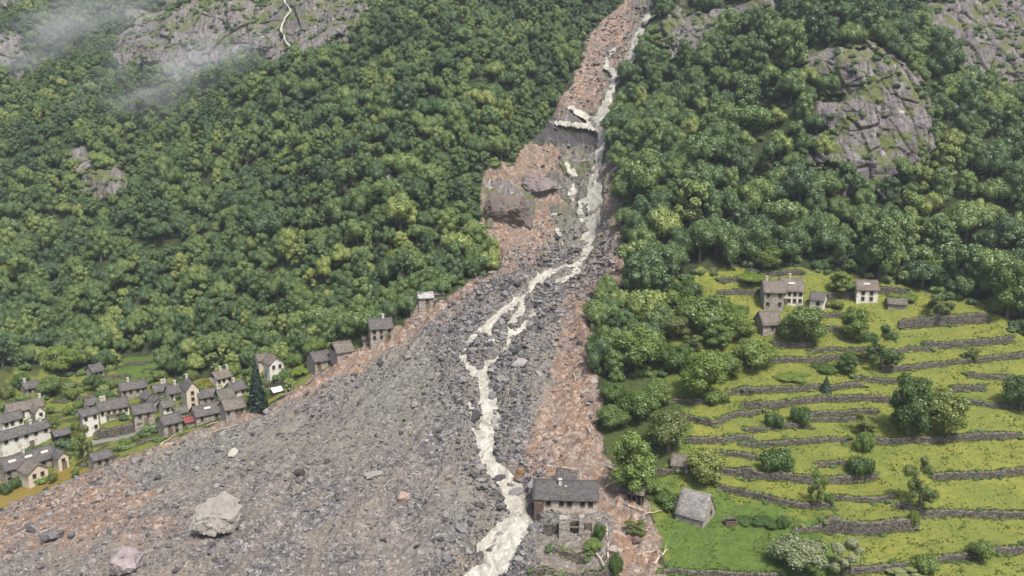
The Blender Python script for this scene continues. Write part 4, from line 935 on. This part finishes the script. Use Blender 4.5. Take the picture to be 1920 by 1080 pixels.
house(62, 892, 98, 20, 8.5, 3.2, 20, 'stone', 'slate', 'biggest stone house with a long slate roof and pale skylights', (6, 2), skylight=3, chim=((-.1, 0),), wh=.8)
house(121, 880, 20, 20, 5, 1.8, 20, 'cream', 'slate', 'cream annex at the right end of the biggest stone house', (1, 1), axis='y', door=.1)
house(74, 908, 38, 21, 7, 2.4, 25, 'cream', 'slateb', 'cream house with a broad gable below the biggest stone house', (2, 1), axis='y')
house(194, 873, 36, 12, 5.5, 1.8, 20, 'stone', 'slate', 'low stone hut with a grey roof at the debris edge by the lower fields', (2, 1), name='hut', cat='hut', chim=())
house(4, 903, 26, 24, 6, 1.8, 15, 'stone', 'slate', 'stone house cut off by the left edge of the photo', (1, 1))
house(298, 770, 24, 12, 5, 1.8, 10, 'stone', 'slate', 'small grey house behind the dark stone house above the lane', (1, 1), axis='y')
house(318, 776, 22, 12, 5, 1.8, 20, 'plaster', 'slatem', 'little white-walled house below the small white house', (1, 1))
house(343, 786, 22, 11, 5, 1.8, 20, 'stone', 'slatem', 'green mossy roof left of the red-roofed hut', (1, 0))
house(286, 757, 22, 10, 5, 2, 30, 'stone', 'slate', 'small house with a steep grey roof behind the dark stone house', (1, 1), axis='y')
# east part of the village, going up the rim
house(500, 692, 30, 15, 6, 2.0, 22, 'cream', 'slateb', 'cream house with a tan roof behind the tall conifer', (2, 1), side=('r', [(0, .5)]))
house(520, 706, 30, 20, 7, 2.6, 22, 'plaster', 'slateb', 'white gabled house right of the tall conifer', (2, 1), axis='y')
house(521, 739, 17, 5, 3.5, 1.0, 25, 'wood', 'white', 'tiny shed with a white roof by the orange rubble', (0, 0), name='shed', cat='shed')
house(608, 692, 34, 16, 6.5, 2.0, 22, 'stone', 'slate', 'damaged stone house half buried at the rim, below another ruin', (2, 1), door=-.5)
house(648, 668, 32, 9, 6, 2.2, 22, 'stone', 'slateb', 'sagging brown roof just above the half buried stone house', (1, 1), gable_shade='l')
house(716, 640, 42, 24, 6, 2.2, 8, 'stone', 'slate', 'two-storey stone house standing alone on the debris rim', (3, 2), chim=((.3, 0),), door=.5)
house(688, 646, 13, 10, 4, .8, 8, 'stone', 'slatem', 'low annex left of the lone two-storey house', (0, 0), name='shed', cat='shed')
house(799, 580, 27, 21, 5, 1.2, 5, 'stone', 'slatel', 'middle one of the three huts high on the left rim', (1, 1), door=.3, name='hut', cat='hut')
house(778, 590, 17, 24, 4, 1.0, 5, 'stone', 'slatem', 'lowest leftmost of the three huts high on the left rim', (1, 1), name='hut', cat='hut')
house(821, 561, 22, 9, 5, 1.2, 8, 'stone', 'slatem', 'uppermost of the three huts high on the left rim', (1, 0), name='hut', cat='hut')
# terraces on the right
house(1450, 583, 36, 34, 8, 2.6, 10, 'stone', 'slateb', 'stone left half of the double house on the upper terraces', (2, 2), chim=((-.6, 0),))
house(1484, 573, 40, 27, 7.5, 3.0, 10, 'plaster', 'slateb', 'pale right half of the double house with a white chimney', (4, 2), chim=((-.1, 0),), door=-.6, skylight=1)
house(1530, 585, 25, 22, 6, 1.6, -8, 'plaster', 'slate', 'pale square house behind the round tree, right of the double house', (1, 1), axis='x')
house(1625, 568, 38, 24, 6.5, 2.2, 14, 'plaster', 'slateb', 'small white-fronted stone house with a solar panel on its roof', (2, 2), skylight=1, side=('l', [(.1, .3)]))
house(1447, 628, 34, 20, 6, 2.8, 25, 'stone', 'slateb', 'brown-roofed barn with a black open gable below the double house', (1, 1), gable_shade='r', door=.6, name='barn', cat='barn')
house(1682, 580, 32, 10, 4, 1.2, 10, 'stone', 'slatem', 'low overgrown ruin right of the small white-fronted house', (1, 1), name='ruin', cat='ruin')
house(1274, 887, 30, 15, 4, 1.6, -6, 'plaster', 'slateb', 'tiny hut with a grey roof beside the yellow flowering tree', (0, 0), name='hut', cat='hut', door=.35)
house(1156, 577, 34, 10, 5, 1.6, 8, 'plaster', 'slate', 'grey-roofed hut at the top of the reddish bank right of the fan', (1, 1), name='hut', cat='hut')
b_, L_, D_, h_ = house(1292, 982, 54, 14, 6, 4.2, -22, 'stone', 'slateg', 'grey stone barn with a steep slab roof standing alone on green grass', (0, 0), name='barn', cat='barn', ov=.25, side=('r', [(.3, .75)]))
part('lean_to', 'metal', b_, (-L_ / 2 - 1.9, -L_ / 2 - .003, -1.2, 1.2, -1.5, 1.2))
# the farmhouse at the mouth of the stream
f_, L_, D_, h_ = house(1060, 965, 118, 30, 6.4, 2.6, 0, 'oldplaster', 'slated', 'long farmhouse with a dark slab roof between the stream and the barn', (6, 1), chim=((-.18, -.25),), name='farmhouse', side=('r', [(-.2, .55)]), door=-.78)
part('roof_vent', 'lime', f_, (-.2, .25, -1.3, -1.0, h_ + 1.35, h_ + 1.95))
part('loggia', 'metal', f_, (-L_ / 2 + .2, -L_ / 2 + 1.7, -D_ / 2 - 1.1, -D_ / 2 - .004, -1.0, h_ - .6))
def stack(name, mat, u, v, w, d, h, lab, cat, rz=0, cap=None):
    p = place([u], [v])[0]; bm = bmesh.new(); n = max(2, int(h / .45)); rng = random.Random(int(u)); z = -1.5
    while z < h:
        q = rng.uniform(.35, .55); j = lambda: rng.uniform(-.05, .05); box(bm, -w / 2 + j(), w / 2 + j(), -d / 2 + j(), d / 2 + j(), z, min(z + q - .02, h + .1)); z += q
    o = link(name, from_bm(name, bm), M[mat]); o.location = (p[0], p[1] + d / 2, p[2]); o.rotation_euler = (0, 0, rz); tag(o, lab, cat); return o
stack('stone_pier', 'stone', 1058, 1013, 2.0, 1.6, 4.3, 'tall rough stone pier in front of the farmhouse', 'pier')
stack('stone_pier', 'stone', 1090, 1000, .9, 1.2, 3.2, 'thin broken stone pier right of the tall pier at the farmhouse', 'pier')
def ruin_yard():
    p = place([1076], [1003])[0]; o = empty('ruined_cellar', tuple(p)); tag(o, 'dark ruined cellar with broken walls under the farmhouse front', 'ruin')
    part('wall', 'drystone', o, (-5.9, -2.9, -.2, .5, -2.5, 2.2), (1.5, 3.6, .8, 1.5, -2, 2.0), (-2.5, 1.4, 2.2, 2.8, -2, 1.6)); part('cellar_shade', 'dark', o, (-1.0, .75, .9, 2.1, -1.5, 1.3)); part('beam', 'wood', o, (-1.6, 1.2, -.1, .1, 1.5, 1.75))  # near-black block: the cellar's inner shade is put into its colour
ruin_yard()
def broken_ruin():
    p = place([1064], [908])[0]; o = empty('ruined_house', tuple(p), R(-25)); tag(o, 'broken house with a split dark gable roof behind the farmhouse', 'ruin')
    link('wall', gable_body(4.2, 3.6, 1.4, 2.0), M['stone'], o); r1 = link('roof', roof_mesh(4.2, 3.6, 1.4, 2.0, .3, 5, half=-1), M['slate'], o)
    part('beam', 'log', o, (-2.6, 2.2, -.1, .1, 3.55, 3.75)); part('shade_panel', 'dark', o, (-1.4, -.2, -1.9, -1.805, .2, 1.2))  # dark panel on the front wall has inner shade as its colour
    for k in range(5): q = part('rafter', 'wood', o, (-.07, .07, -1.9, 1.9, -.07, .07)); q.location = (-2.3 + k * .9, 1.0, 2.6 + .12 * (k % 2)); q.rotation_euler = (R(-48 + 5 * k), 0, R(8 * (k - 2)))
broken_ruin()
s_, L_, D_, h_ = house(1192, 942, 26, 17, 3.5, 1.0, -8, 'dark', 'slateb', 'small open shed under the big tree beside the rubble', (0, 0), name='shed', cat='shed')  # solid body; the open shed's inner shade is its wall colour
for q in (-.6, .1, .8): part('post', 'wood', s_, (q * L_ / 2 - .07, q * L_ / 2 + .07, -D_ / 2 - .3, -D_ / 2 - .15, -1, h_ + .1))
def cart():
    p = place([1370], [984])[0]; o = empty('stone_trough', tuple(p), R(5)); tag(o, 'small dark hut-like trough by the hedge right of the grey barn', 'trough')
    part('basin', 'metal', o, (-1.2, 1.2, -.6, -.45, 0, 1.0), (-1.2, 1.2, .45, .6, 0, 1.0), (-1.2, -1.05, -.448, .448, 0, 1.0), (1.05, 1.2, -.448, .448, 0, 1.0), (-1.048, 1.048, -.448, .448, 0, .1)); part('lid', 'slate', o, (-1.4, .9, .2, .9, 1.05, 1.2))
cart()
# lane through the lower village
def lane():
    P = hit([95, 130, 165, 200, 240, 275, 305], [838, 832, 826, 819, 811, 804, 800]); xs = np.linspace(P[0, 0], P[-1, 0], 60); yc = np.interp(xs, P[:, 0], P[:, 1]); V = []
    zc = ground(xs, yc)
    for off in (-1.2, -.4, .4, 1.2): V.append(np.stack([xs - off * .35, yc + off, np.maximum(np.maximum(ground(xs, yc + off), zc), ground(xs, yc - off)) + .12], 1))
    V.append(V[0] - [0, 0, 1.2]); V = [V[4]] + V[:4]; V = np.stack(V); idx = np.arange(5 * 60).reshape(5, 60)
    F = np.stack([idx[:-1, :-1], idx[:-1, 1:], idx[1:, 1:], idx[1:, :-1]], -1).reshape(-1, 4); tag(link('road', mesh_np('road', V.reshape(-1, 3), F), M['road']), kind='structure')
lane()

# ---------------------------------------------------------------- single trees and bushes: (centre column, foot row, width, height in photo pixels, kind, tint, label)
B1, LG, DG, DB, OL, GY = (1.1, 1.1, 1), (1.3, 1.25, .9), (.62, .74, .62), (.5, .62, .6), (1.1, .95, .9), (.85, .85, .9)
PLANTS = [
 (1322,622,104,104,'wide',B1,'broad dome-shaped green tree above the three overlapping trees'),
 (1195,702,92,108,'round',B1,'full green tree at the edge of the reddish bank'),
 (1318,752,88,108,'round2',LG,'light green tree leaning over the first golden terrace'),
 (1200,788,74,84,'wide',DG,'dark round tree below the full green tree by the reddish bank'),
 (1252,852,76,96,'round',OL,'olive green tree above the tiny hut'),
 (1186,936,90,136,'tall',B1,'tall green tree with a dark trunk standing at the rubble edge behind the open shed'),
 (1324,908,72,78,'yellow',(1,1,1),'yellow flowering round tree beside the tiny hut'),
 (1504,652,82,92,'round2',B1,'round green tree in front of the pale double house'),
 (1603,642,58,72,'tall',LG,'light green tree right of the golden grass knoll'),
 (1654,694,72,92,'loose',DB,'dark blue-green tree with a visible trunk on the middle terraces'),
 (1705,822,84,128,'tall',DG,'tallest dark green tree in the middle of the right terraces'),
 (1772,820,80,104,'yellow',(.62,.72,.6),'pale flowering chestnut right of the tallest dark tree'),
 (1725,955,60,106,'loose',(1.25,1.1,1.1),'loose olive tree on the lower right meadow'),
 (1500,1076,92,92,'silver',(1,1,1),'big silvery bush at the bottom of the photo'),
 (1582,1082,62,76,'silver2',(1,1,1),'smaller silvery bush right of the big one'),
 (1840,1056,40,54,'round',B1,'single green bush at the bottom right wall'),
 (1915,772,62,80,'round',DG,'dark tree cut by the right edge of the photo'),
 (1533,948,36,72,'loose',B1,'thin sapling with a bare trunk above the small walled plot'),
 (1762,592,54,58,'loose',GY,'grey round tree above the highest terrace wall'),
 (1549,736,22,32,'conifer',(2.2,2.2,2.2),'tiny conifer on the middle terrace wall'),
 (1822,680,34,36,'loose',OL,'brownish shrub on the long upper wall near the right edge'),
 (1386,642,62,64,'round2',LG,'light tree left of the brown-roofed barn'),
 (1412,694,78,72,'round',B1,'mid green tree below the brown-roofed barn'),
 (1268,694,64,72,'wide',DG,'dark tree between the full green and the light green tree'),
 (1228,612,74,66,'wide',GY,'greyish tree below the hut at the top of the bank'),
 (1118,684,32,88,'loose',(.8,.8,.7),'sparse thin tree on the edge of the reddish debris'),
 (1150,752,48,52,'wide',DG,'small dark tree left of the dark round tree'),
 (1148,806,56,56,'round',(.8,.85,.9),'greyish tree at the foot of the reddish bank'),
 (1160,640,56,66,'tall',GY,'grey-green tree just right of the reddish bank below the grey hut'),
 (1168,610,40,44,'loose',GY,'small grey-green tree below the grey hut on the bank'),
 (1410,530,62,32,'wide',LG,'flat bright tree at the forest edge left of the double house'),
 (1380,590,48,30,'wide',B1,'low bright tree left of the stub wall by the double house'),
 (1215,530,76,56,'round',LG,'bright green tree at the top right of the reddish bank'),
 (1360,712,56,60,'round',B1,'green tree behind the light green tree'),
 (1300,660,44,40,'loose',GY,'grey shrubby tree below the broad dome-shaped tree'),
 (1250,575,60,52,'wide',B1,'green tree left of the broad dome-shaped tree'),
 (1420,492,70,52,'yellow',(.65,.75,.6),'pale flowering chestnut at the forest edge'),
 (1475,442,56,48,'yellow',(.6,.7,.55),'pale yellowish tree higher in the forest'),
 (1578,552,52,50,'tall',LG,'light green tree behind the pale square house'),
 (1750,532,66,56,'round2',LG,'light green tree at the forest edge above the grey round tree'),  # lighter green leaf tint
 (1890,600,76,120,'tall',B1,'tall tree at the right edge above the terraces'),
 (482,770,40,96,'conifer',B1,'tall dark conifer standing alone at the debris edge in the village'),
 (156,872,38,84,'loose',OL,'thin olive tree between the lane and the low hut'),
 (152,820,30,44,'loose',OL,'small thin tree in front of the tall white block house'),
 (118,700,64,62,'round2',LG,'bright tree at the far wood edge above the western houses'),
 (92,745,46,46,'round',B1,'dark tree right of the grey-roofed house at the far left'),
 (590,672,44,48,'round',B1,'round tree above the half buried stone house'),
 (570,700,46,18,'bush',LG,'bright bush left of the half buried stone house'),
 (78,905,44,20,'bush',LG,'green bush in front of the cream gabled house'),
 (30,915,26,26,'bush',DG,'dark bush left of the cream gabled house'),
 (232,780,30,10,'bush',LG,'bright hedge on top of the dark retaining wall'),
 (415,742,18,16,'bush',LG,'bright bush above the black open gable'),
 (304,762,16,16,'bush',(1.3,1.5,.7),'round bright bush left of the little white-walled house'),
 (398,724,60,22,'bush',(1.9,1.1,.7),'brownish autumn-coloured shrub behind the cream house'),
 (1458,880,66,50,'bush',DG,'round dark shrub on the middle golden terrace'),
 (1450,800,38,34,'bush',DG,'left one of the paired dark shrubs'),
 (1502,796,38,42,'bush',DG,'right one of the paired dark shrubs'),
 (1622,815,50,46,'loose',(1.2,1.0,.9),'brownish shrub at the top of the vertical hedge row'),
 (1622,846,42,44,'bush',B1,'middle shrub of the vertical hedge row'),
 (1612,892,52,46,'bush',DG,'lowest dark shrub of the vertical hedge row'),
 (1590,700,44,44,'tall',DG,'dark green shrub below the golden knoll'),
 (1550,695,60,22,'bush',DG,'low hedge below the golden knoll'),
 (1480,708,90,22,'bush',B1,'wide low bush on the terrace below the brown-roofed barn'),
 (1340,756,54,34,'bush',B1,'low bush right below the light green tree'),
 (1400,980,50,16,'bush',DG,'left part of the dark hedge right of the grey barn'),
 (1435,984,54,20,'bush',(.55,.7,.6),'middle part of the dark hedge right of the grey barn'),
 (1468,990,30,26,'bush',DG,'right end of the dark hedge right of the grey barn'),
 (1258,950,64,36,'bush',DG,'dark bush left behind the grey barn'),
 (1225,925,54,36,'bush',B1,'green bush right of the open shed'),
 (1712,985,22,34,'bush',LG,'light bush at the right corner of the small walled plot'),
 (1556,946,20,26,'bush',B1,'small bush at the left corner of the small walled plot'),
 (1735,1072,60,40,'bush',B1,'green bush below the bottom right wall'),
 (1700,1084,64,24,'silver2',(.9,.9,.7),'pale bush cut by the bottom edge'),
 (1125,1010,26,32,'bush',DG,'dark bush beside the fallen trunks below the farmhouse'),
 (1112,1030,40,24,'bush',B1,'hedge above the mossy wall below the farmhouse'),
 (1155,1075,30,44,'bush',DG,'dark bush at the bottom edge right of the ruined yard'),
 (1195,1000,44,30,'loose',(.9,.8,.7),'torn bush in the rubble left of the grey barn'),
 (1600,602,44,26,'bush',LG,'yellow-green bush below the small white-fronted house'),
 (1696,560,60,20,'bush',LG,'bush above the overgrown ruin'),
 (1560,575,46,20,'bush',OL,'brownish bush left of the small white-fronted house'),
 (1440,600,34,16,'bush',B1,'small bush between the double house and the brown-roofed barn'),
 (1432,505,70,58,'yellow',(.75,.85,.7),'pale flowering crown low in the forest left of the double house roof'),
 (1838,520,62,56,'yellow',(.7,.8,.6),'pale flowering crown in the forest near the right edge'),
 (1885,478,56,50,'yellow',(.62,.75,.5),'yellowish crown higher up near the right edge'),
 (1570,398,44,40,'yellow',(.65,.72,.55),'pale crown just under the big right cliff'),
 (742,505,40,44,'yellow',(.75,.85,.45),'yellow-green tree low on the left slope toward the gully'),
 (12,520,34,30,'yellow',(.9,.85,.4),'small yellow crown at the left edge of the photo'),
 (175,490,30,28,'yellow',(.7,.8,.45),'yellow-green crown in the left forest near the left edge'),
 (1288,570,58,56,'round',DG,'dark green tree behind the broad dome-shaped tree'),
 (1345,655,60,56,'tall',B1,'green tree between the dome-shaped tree and the brown-roofed barn'),
 (1262,640,60,58,'round2',OL,'olive tree between the full green tree and the dome-shaped tree'),
 (1232,760,54,56,'round2',B1,'green tree between the two dark trees at the bank'),
 (940,392,60,24,'bush',OL,'scrub on top of the rocky mound beside the gully'),
]
gp = place([p[0] for p in PLANTS], [p[1] for p in PLANTS])
for (u, v, wp, hp, key, tint, lab), p in zip(PLANTS, gp):
    k = (p[1] * CP + (p[2] - CAMH) * SP) / FPX; rad = wp * k / 2 / (.98 if key in ('wide', 'bush') else (.62 if key == 'conifer' else .9)); h = hp * k * 1.04
    h = max(.8, h - rad * .35) if key != 'conifer' else h
    nm = {'bush': 'bush', 'conifer': 'conifer_tree', 'silver': 'silver_bush', 'silver2': 'silver_bush', 'yellow': 'flowering_tree'}.get(key, 'broadleaf_tree')
    tree(nm, key, (p[0], p[1] + rad * .15, p[2] - .1), rad, h, lab, 'bush' if 'bush' in nm else ('conifer' if 'conifer' in nm else 'tree'), None, tint)

VB = [(212,772,30),(150,765,26),(135,745,30),(175,733,34),(210,728,26),(128,775,22),(288,752,20),(345,775,14),(318,762,18),(380,742,22),(408,752,14),(462,735,22),(470,712,26),(440,702,30),(360,712,30),(330,705,34),
 (300,712,30),(275,716,26),(100,800,20),(140,806,18),(10,770,24),(96,776,16),(14,745,34),(40,722,36),(150,846,26),(230,832,16),(255,826,14),(545,692,26),(560,682,30),(625,655,24),(100,905,20),(12,925,30),(40,905,18),(140,893,16),(480,690,30),(538,712,20)]
vp = place([q[0] for q in VB], [q[1] for q in VB])
for i, ((u, v, wp), p) in enumerate(zip(VB, vp)):
    k = (p[1] * CP + (p[2] - CAMH) * SP) / FPX; key = 'bush' if i % 3 else 'round'; rad = wp * k / 2
    tree('garden_bush', key, p, rad, rad * (1.3 if i % 3 else 1.9), 'leafy bush or small fruit tree between the houses of the village', 'bush', 'garden bushes among the village houses', (B1, LG, OL, DG)[i % 4])

# ---------------------------------------------------------------- notable boulders, bedrock, logs, poles
def boulder(u, v, wp, hp, mat, seed, lab, rz=0, flat=.8, sub=6, amp=.16, tilt=0, tint=None):
    p = place([u], [v])[0]; k = (p[1] * CP + (p[2] - CAMH) * SP) / FPX; w = wp * k / 2.15; h = hp * k / (2 * flat) * 1.0
    me = rock_mesh('boulder', seed, 20, flat, sub, amp); o = link('boulder', me, M[mat]); o.location = (p[0], p[1] + w * .7, p[2] + hp * k * .40); o.scale = (w, w * .9, h); o.rotation_euler = (tilt, 0, rz)
    if tint: o.color = (*tint, 1)
    tag(o, lab, 'boulder'); return o
boulder(392, 1012, 97, 84, 'boulder', 42, 'giant pale boulder lying alone on the lower debris fan', .4, .82, 9, .22, tint=(.84, .82, .83))
boulder(228, 1085, 70, 56, 'darkrock', 43, 'large grey boulder at the bottom edge left of the giant boulder', .2, tint=(2.0, 1.95, 1.9))
boulder(434, 949, 28, 16, 'boulder', 44, 'flat pale slab of rock just behind the giant boulder', .5, .5, 3)
boulder(88, 1020, 46, 24, 'darkrock', 45, 'flat grey boulder on the brown soil at the lower left', .3, .6, 4, tint=(1.9, 1.9, 1.85))
boulder(560, 896, 22, 18, 'darkrock', 46, 'black rock above and right of the giant boulder', 0, .8, 3, tint=(.5, .5, .45))
boulder(756, 944, 30, 26, 'boulder', 47, 'pinkish boulder in the middle of the lower fan', .6, .7, 3, tint=(.85, .68, .62))
boulder(437, 858, 20, 18, 'boulder', 48, 'pale round boulder near the upper edge of the left fan', .6, .9, 3)
boulder(976, 905, 28, 30, 'boulder', 49, 'orange boulder on the stream bank behind the farmhouse', .6, .9, 3, tint=(.85, .62, .42))
boulder(1004, 952, 30, 16, 'boulder', 50, 'orange slab between the stream and the farmhouse wall', .1, .7, 3, tint=(.85, .55, .42))
boulder(937, 908, 26, 18, 'darkrock', 51, 'dark round boulder splitting the stream above the farmhouse', .6, .8, 3, tint=(1.2, 1.2, 1.3))
boulder(968, 935, 36, 20, 'rock', 52, 'grey boulder on the right bank just above the farmhouse', .6, .7, 3)
boulder(1113, 722, 18, 14, 'boulder', 53, 'pale boulder on the reddish soil below the sparse tree', .6, .8, 3, tint=(1.1, 1.1, 1.1))
boulder(1142, 560, 70, 46, 'darkrock', 54, 'big brown rock outcrop overhanging left of the grey hut', .2, .75, 7, .25, tint=(2.1, 1.7, 1.4))
boulder(1012, 372, 110, 46, 'darkrock', 55, 'long layered slab of bedrock beside the middle gully', .1, .5, 9, .28, tint=(1.0, .92, .88))
boulder(955, 440, 100, 84, 'darkrock', 56, 'big dark rocky mound left of the gully', .4, .8, 9, .3, tint=(1.3, 1.15, 1.0))
boulder(975, 690, 34, 18, 'rock', 59, 'pale flat rock right of the stream braids', .5, .6, 3, tint=(1.7, 1.65, 1.6))
boulder(890, 795, 22, 26, 'darkrock', 60, 'dark rock standing at the left bank of the lower stream', .5, .9, 3)
boulder(700, 900, 40, 12, 'rock', 61, 'long flat slab half sunk in the middle fan', .4, .4, 3, tint=(1.1, 1.1, 1.05))
boulder(1148, 1042, 26, 18, 'boulder', 62, 'pale rock beside the fallen trunks right of the ruined yard', .4, .8, 3, tint=(.9, .85, .8))
boulder(1195, 1022, 22, 16, 'boulder', 63, 'brownish rock in the rubble below the barn lean-to', .4, .8, 3, tint=(.7, .6, .55))
def log(u, v, du, dv, r, lab, forks=0, mat='log'):
    a, b = place([u, u + du], [v, v + dv]); a = Vector(a); b = Vector(b); rng = random.Random(int(u * 7 + v)); path = [a + Vector((0, 0, r))]
    for k in range(1, 6): path.append(a.lerp(b, k / 5) + Vector((rng.uniform(-.15, .15), rng.uniform(-.15, .15), r + .25 + rng.uniform(0, .2))))
    parts = [tube_np([p - a for p in path], [r * (1.1 - .12 * k) for k in range(6)], 7)]
    for q in range(forks):
        s = path[2 + q % 3] - a; d = Vector((rng.uniform(-1, 1), rng.uniform(-.8, .8), rng.uniform(.2, .8))).normalized() * rng.uniform(1.2, 2.8); parts.append(tube_np([s, s + d * .5 + Vector((0, 0, .1)), s + d], [r * .45, r * .3, r * .1], 5))
    V, F = merge(parts); o = link('fallen_trunk', mesh_np('fallen_trunk', [tuple(x) for x in V], F), M[mat]); o.location = a; tag(o, lab, 'log', 'fallen trunks and driftwood')
log(1140, 876, 26, 26, .22, 'stripped tree trunk lying against the tall tree at the rubble edge', 3)
log(1134, 915, 44, -14, .16, 'stripped trunk lying flat behind the open shed', 2)
log(1178, 950, 34, 14, .14, 'thin trunk sticking out of the rubble left of the barn', 3)
log(1228, 1060, 22, -26, .2, 'forked pale log on the brown soil near the bottom edge', 4)
log(1205, 1042, 26, -6, .14, 'thin pale log above the forked log', 3)
log(1118, 1040, 16, 26, .2, 'pale trunk beside the hedge below the farmhouse', 1)
log(1140, 1048, -2, -60, .16, 'long grey trunk leaning up the slope below the farmhouse', 4)
log(1148, 1078, -14, -30, .2, 'dark trunk at the bottom edge below the farmhouse', 2, 'wood')
log(1090, 900, -20, -14, .12, 'broken beam leaning on the ruin behind the farmhouse', 1)
log(1075, 700, 6, 22, .14, 'thin pale log on the upper reddish bank', 0)
log(1100, 800, 12, 26, .14, 'thin log on the middle of the reddish bank', 1)
log(335, 808, 52, -26, .28, 'long pale trunk lying along the debris edge by the red-roofed hut', 1)
log(388, 800, 36, -8, .2, 'pale log on the debris below the grey sunken roof', 1)
log(400, 812, 50, -14, .16, 'thin brown log below the pale logs at the village', 0)
log(300, 836, 30, -18, .16, 'pale log at the lower end of the debris edge by the fields', 0)
log(520, 748, 46, -16, .2, 'reddish log in the orange rubble right of the conifer', 2)
log(940, 672, -16, 12, .14, 'log across the braids of the stream', 0)
log(1180, 990, 40, 10, .12, 'thin twisted branch in the rubble left of the barn foot', 4)
log(1206, 968, 34, -6, .12, 'branch lying beside the barn lean-to', 3)
def pole(u, v, hp, lab, arms=2):
    p = place([u], [v])[0]; k = (p[1] * CP + (p[2] - CAMH) * SP) / FPX; h = hp * k; rng = random.Random(u)
    parts = [tube_np([(0, 0, -.4), (.05, 0, h * .5), (rng.uniform(-.2, .2), 0, h)], [.13, .1, .05], 6)]
    for q in range(arms): z = h * (.6 + .15 * q); a = rng.uniform(0, 6.28); parts.append(tube_np([(0, 0, z), (.5 * math.cos(a), .5 * math.sin(a), z + .5), (.8 * math.cos(a), .8 * math.sin(a), z + 1.0)], [.05, .035, .015], 4))
    V, F = merge(parts); o = link('dead_tree', mesh_np('dead_tree', [tuple(x) for x in V], F), M['bark']); o.location = p; tag(o, lab, 'dead tree')
pole(1410, 852, 56, 'bare dead tree on the terrace right of the yellow tree')
pole(1434, 795, 46, 'thin bare pole left of the paired dark shrubs', 1)

# ---------------------------------------------------------------- waterfall down the far left cliff
def fall():
    vv = np.linspace(-12, 122, 60); uu = 540 + 6 * np.sin(vv / 13) + 5 * noise2(vv / 17, vv * 0, 3) + .03 * vv; P = hit(uu, vv); V = []
    sd_ = zones(P[:, 0], P[:, 1], P[:, 2], ['cliffL'])[0]['cliffL']; oo = np.array([cliff_out(P[:, 0] + q, P[:, 1], P[:, 2], 1.0, 1.0, 0.0, sd_) for q in (-.7, 0, .7)]).max(0); P[:, 1] -= oo * .97 + .6; P[:, 2] += oo * .12
    for i, q in enumerate(P):
        w = .55 + .3 * noise2(np.array([i / 3.]), np.array([0.]), 4)[0]; V += [(q[0] - w, q[1] + .5, q[2]), (q[0], q[1] - .35, q[2]), (q[0] + w, q[1] + .5, q[2])]
    F = [(i * 3 + j, i * 3 + j + 1, i * 3 + j + 4, i * 3 + j + 3) for i in range(59) for j in (0, 1)]
    tag(link('waterfall', mesh_np('waterfall', V, F), M['water'], None, True), kind='structure')
fall()

# ---------------------------------------------------------------- air
def haze():
    m = bpy.data.materials.new('valley_haze'); m.use_nodes = True; t = m.node_tree; t.nodes.clear(); o = t.nodes.new('ShaderNodeOutputMaterial'); v = t.nodes.new('ShaderNodeVolumePrincipled')
    v.inputs['Color'].default_value = (.86, .93, 1.0, 1); v.inputs['Density'].default_value = HAZE; v.inputs['Anisotropy'].default_value = .3; t.links.new(v.outputs[0], o.inputs['Volume'])
    x0, x1, y0, y1, z0, z1 = -1700, 1700, -60, 1000, -80, 640
    bm = bmesh.new(); box(bm, x0, x1, y0, y1, z0, z1); ob = link('haze', from_bm('haze', bm), m); tag(ob, 'thin grey-blue air that pales the upper slopes', 'haze', kind='stuff')
HAZE = .0002
haze()
def mist():
    m = bpy.data.materials.new('mist_wisps'); m.use_nodes = True; t = m.node_tree; t.nodes.clear(); N = t.nodes.new; o = N('ShaderNodeOutputMaterial'); v = N('ShaderNodeVolumePrincipled')
    g = N('ShaderNodeTexCoord'); gr = N('ShaderNodeTexGradient'); gr.gradient_type = 'SPHERICAL'; t.links.new(g.outputs['Object'], gr.inputs[0]); n = N('ShaderNodeTexNoise'); n.inputs['Scale'].default_value = 2.2; n.inputs['Detail'].default_value = 4
    t.links.new(g.outputs['Object'], n.inputs['Vector']); r = N('ShaderNodeMapRange'); r.inputs[1].default_value = .46; r.inputs[2].default_value = .7; t.links.new(n.outputs[0], r.inputs[0])
    a = N('ShaderNodeMath'); a.operation = 'MULTIPLY'; t.links.new(gr.outputs[1], a.inputs[0]); t.links.new(r.outputs[0], a.inputs[1]); b = N('ShaderNodeMath'); b.operation = 'MULTIPLY'; t.links.new(a.outputs[0], b.inputs[0]); b.inputs[1].default_value = .075
    t.links.new(b.outputs[0], v.inputs['Density']); v.inputs['Color'].default_value = (.95, .97, 1, 1); t.links.new(v.outputs[0], o.inputs['Volume'])
    for (u, vv, sx, sz, lab) in ((330, 150, 55, 26, 'thin wisp of mist under the grey cliff at the upper left'), (100, 85, 75, 38, 'pale bank of mist drifting across the top left corner')):
        p = hit([u], [vv])[0]; d = Vector((p[0], p[1], p[2] - CAMH)).normalized(); bm = bmesh.new(); bmesh.ops.create_icosphere(bm, subdivisions=3, radius=1.0); ob = link('mist', from_bm('mist', bm), m)
        ob.location = Vector(p) - d * 24; ob.scale = (sx, 18, sz); ob.rotation_euler = (0, R(-18), 0); tag(ob, lab, 'mist', kind='stuff')
mist()
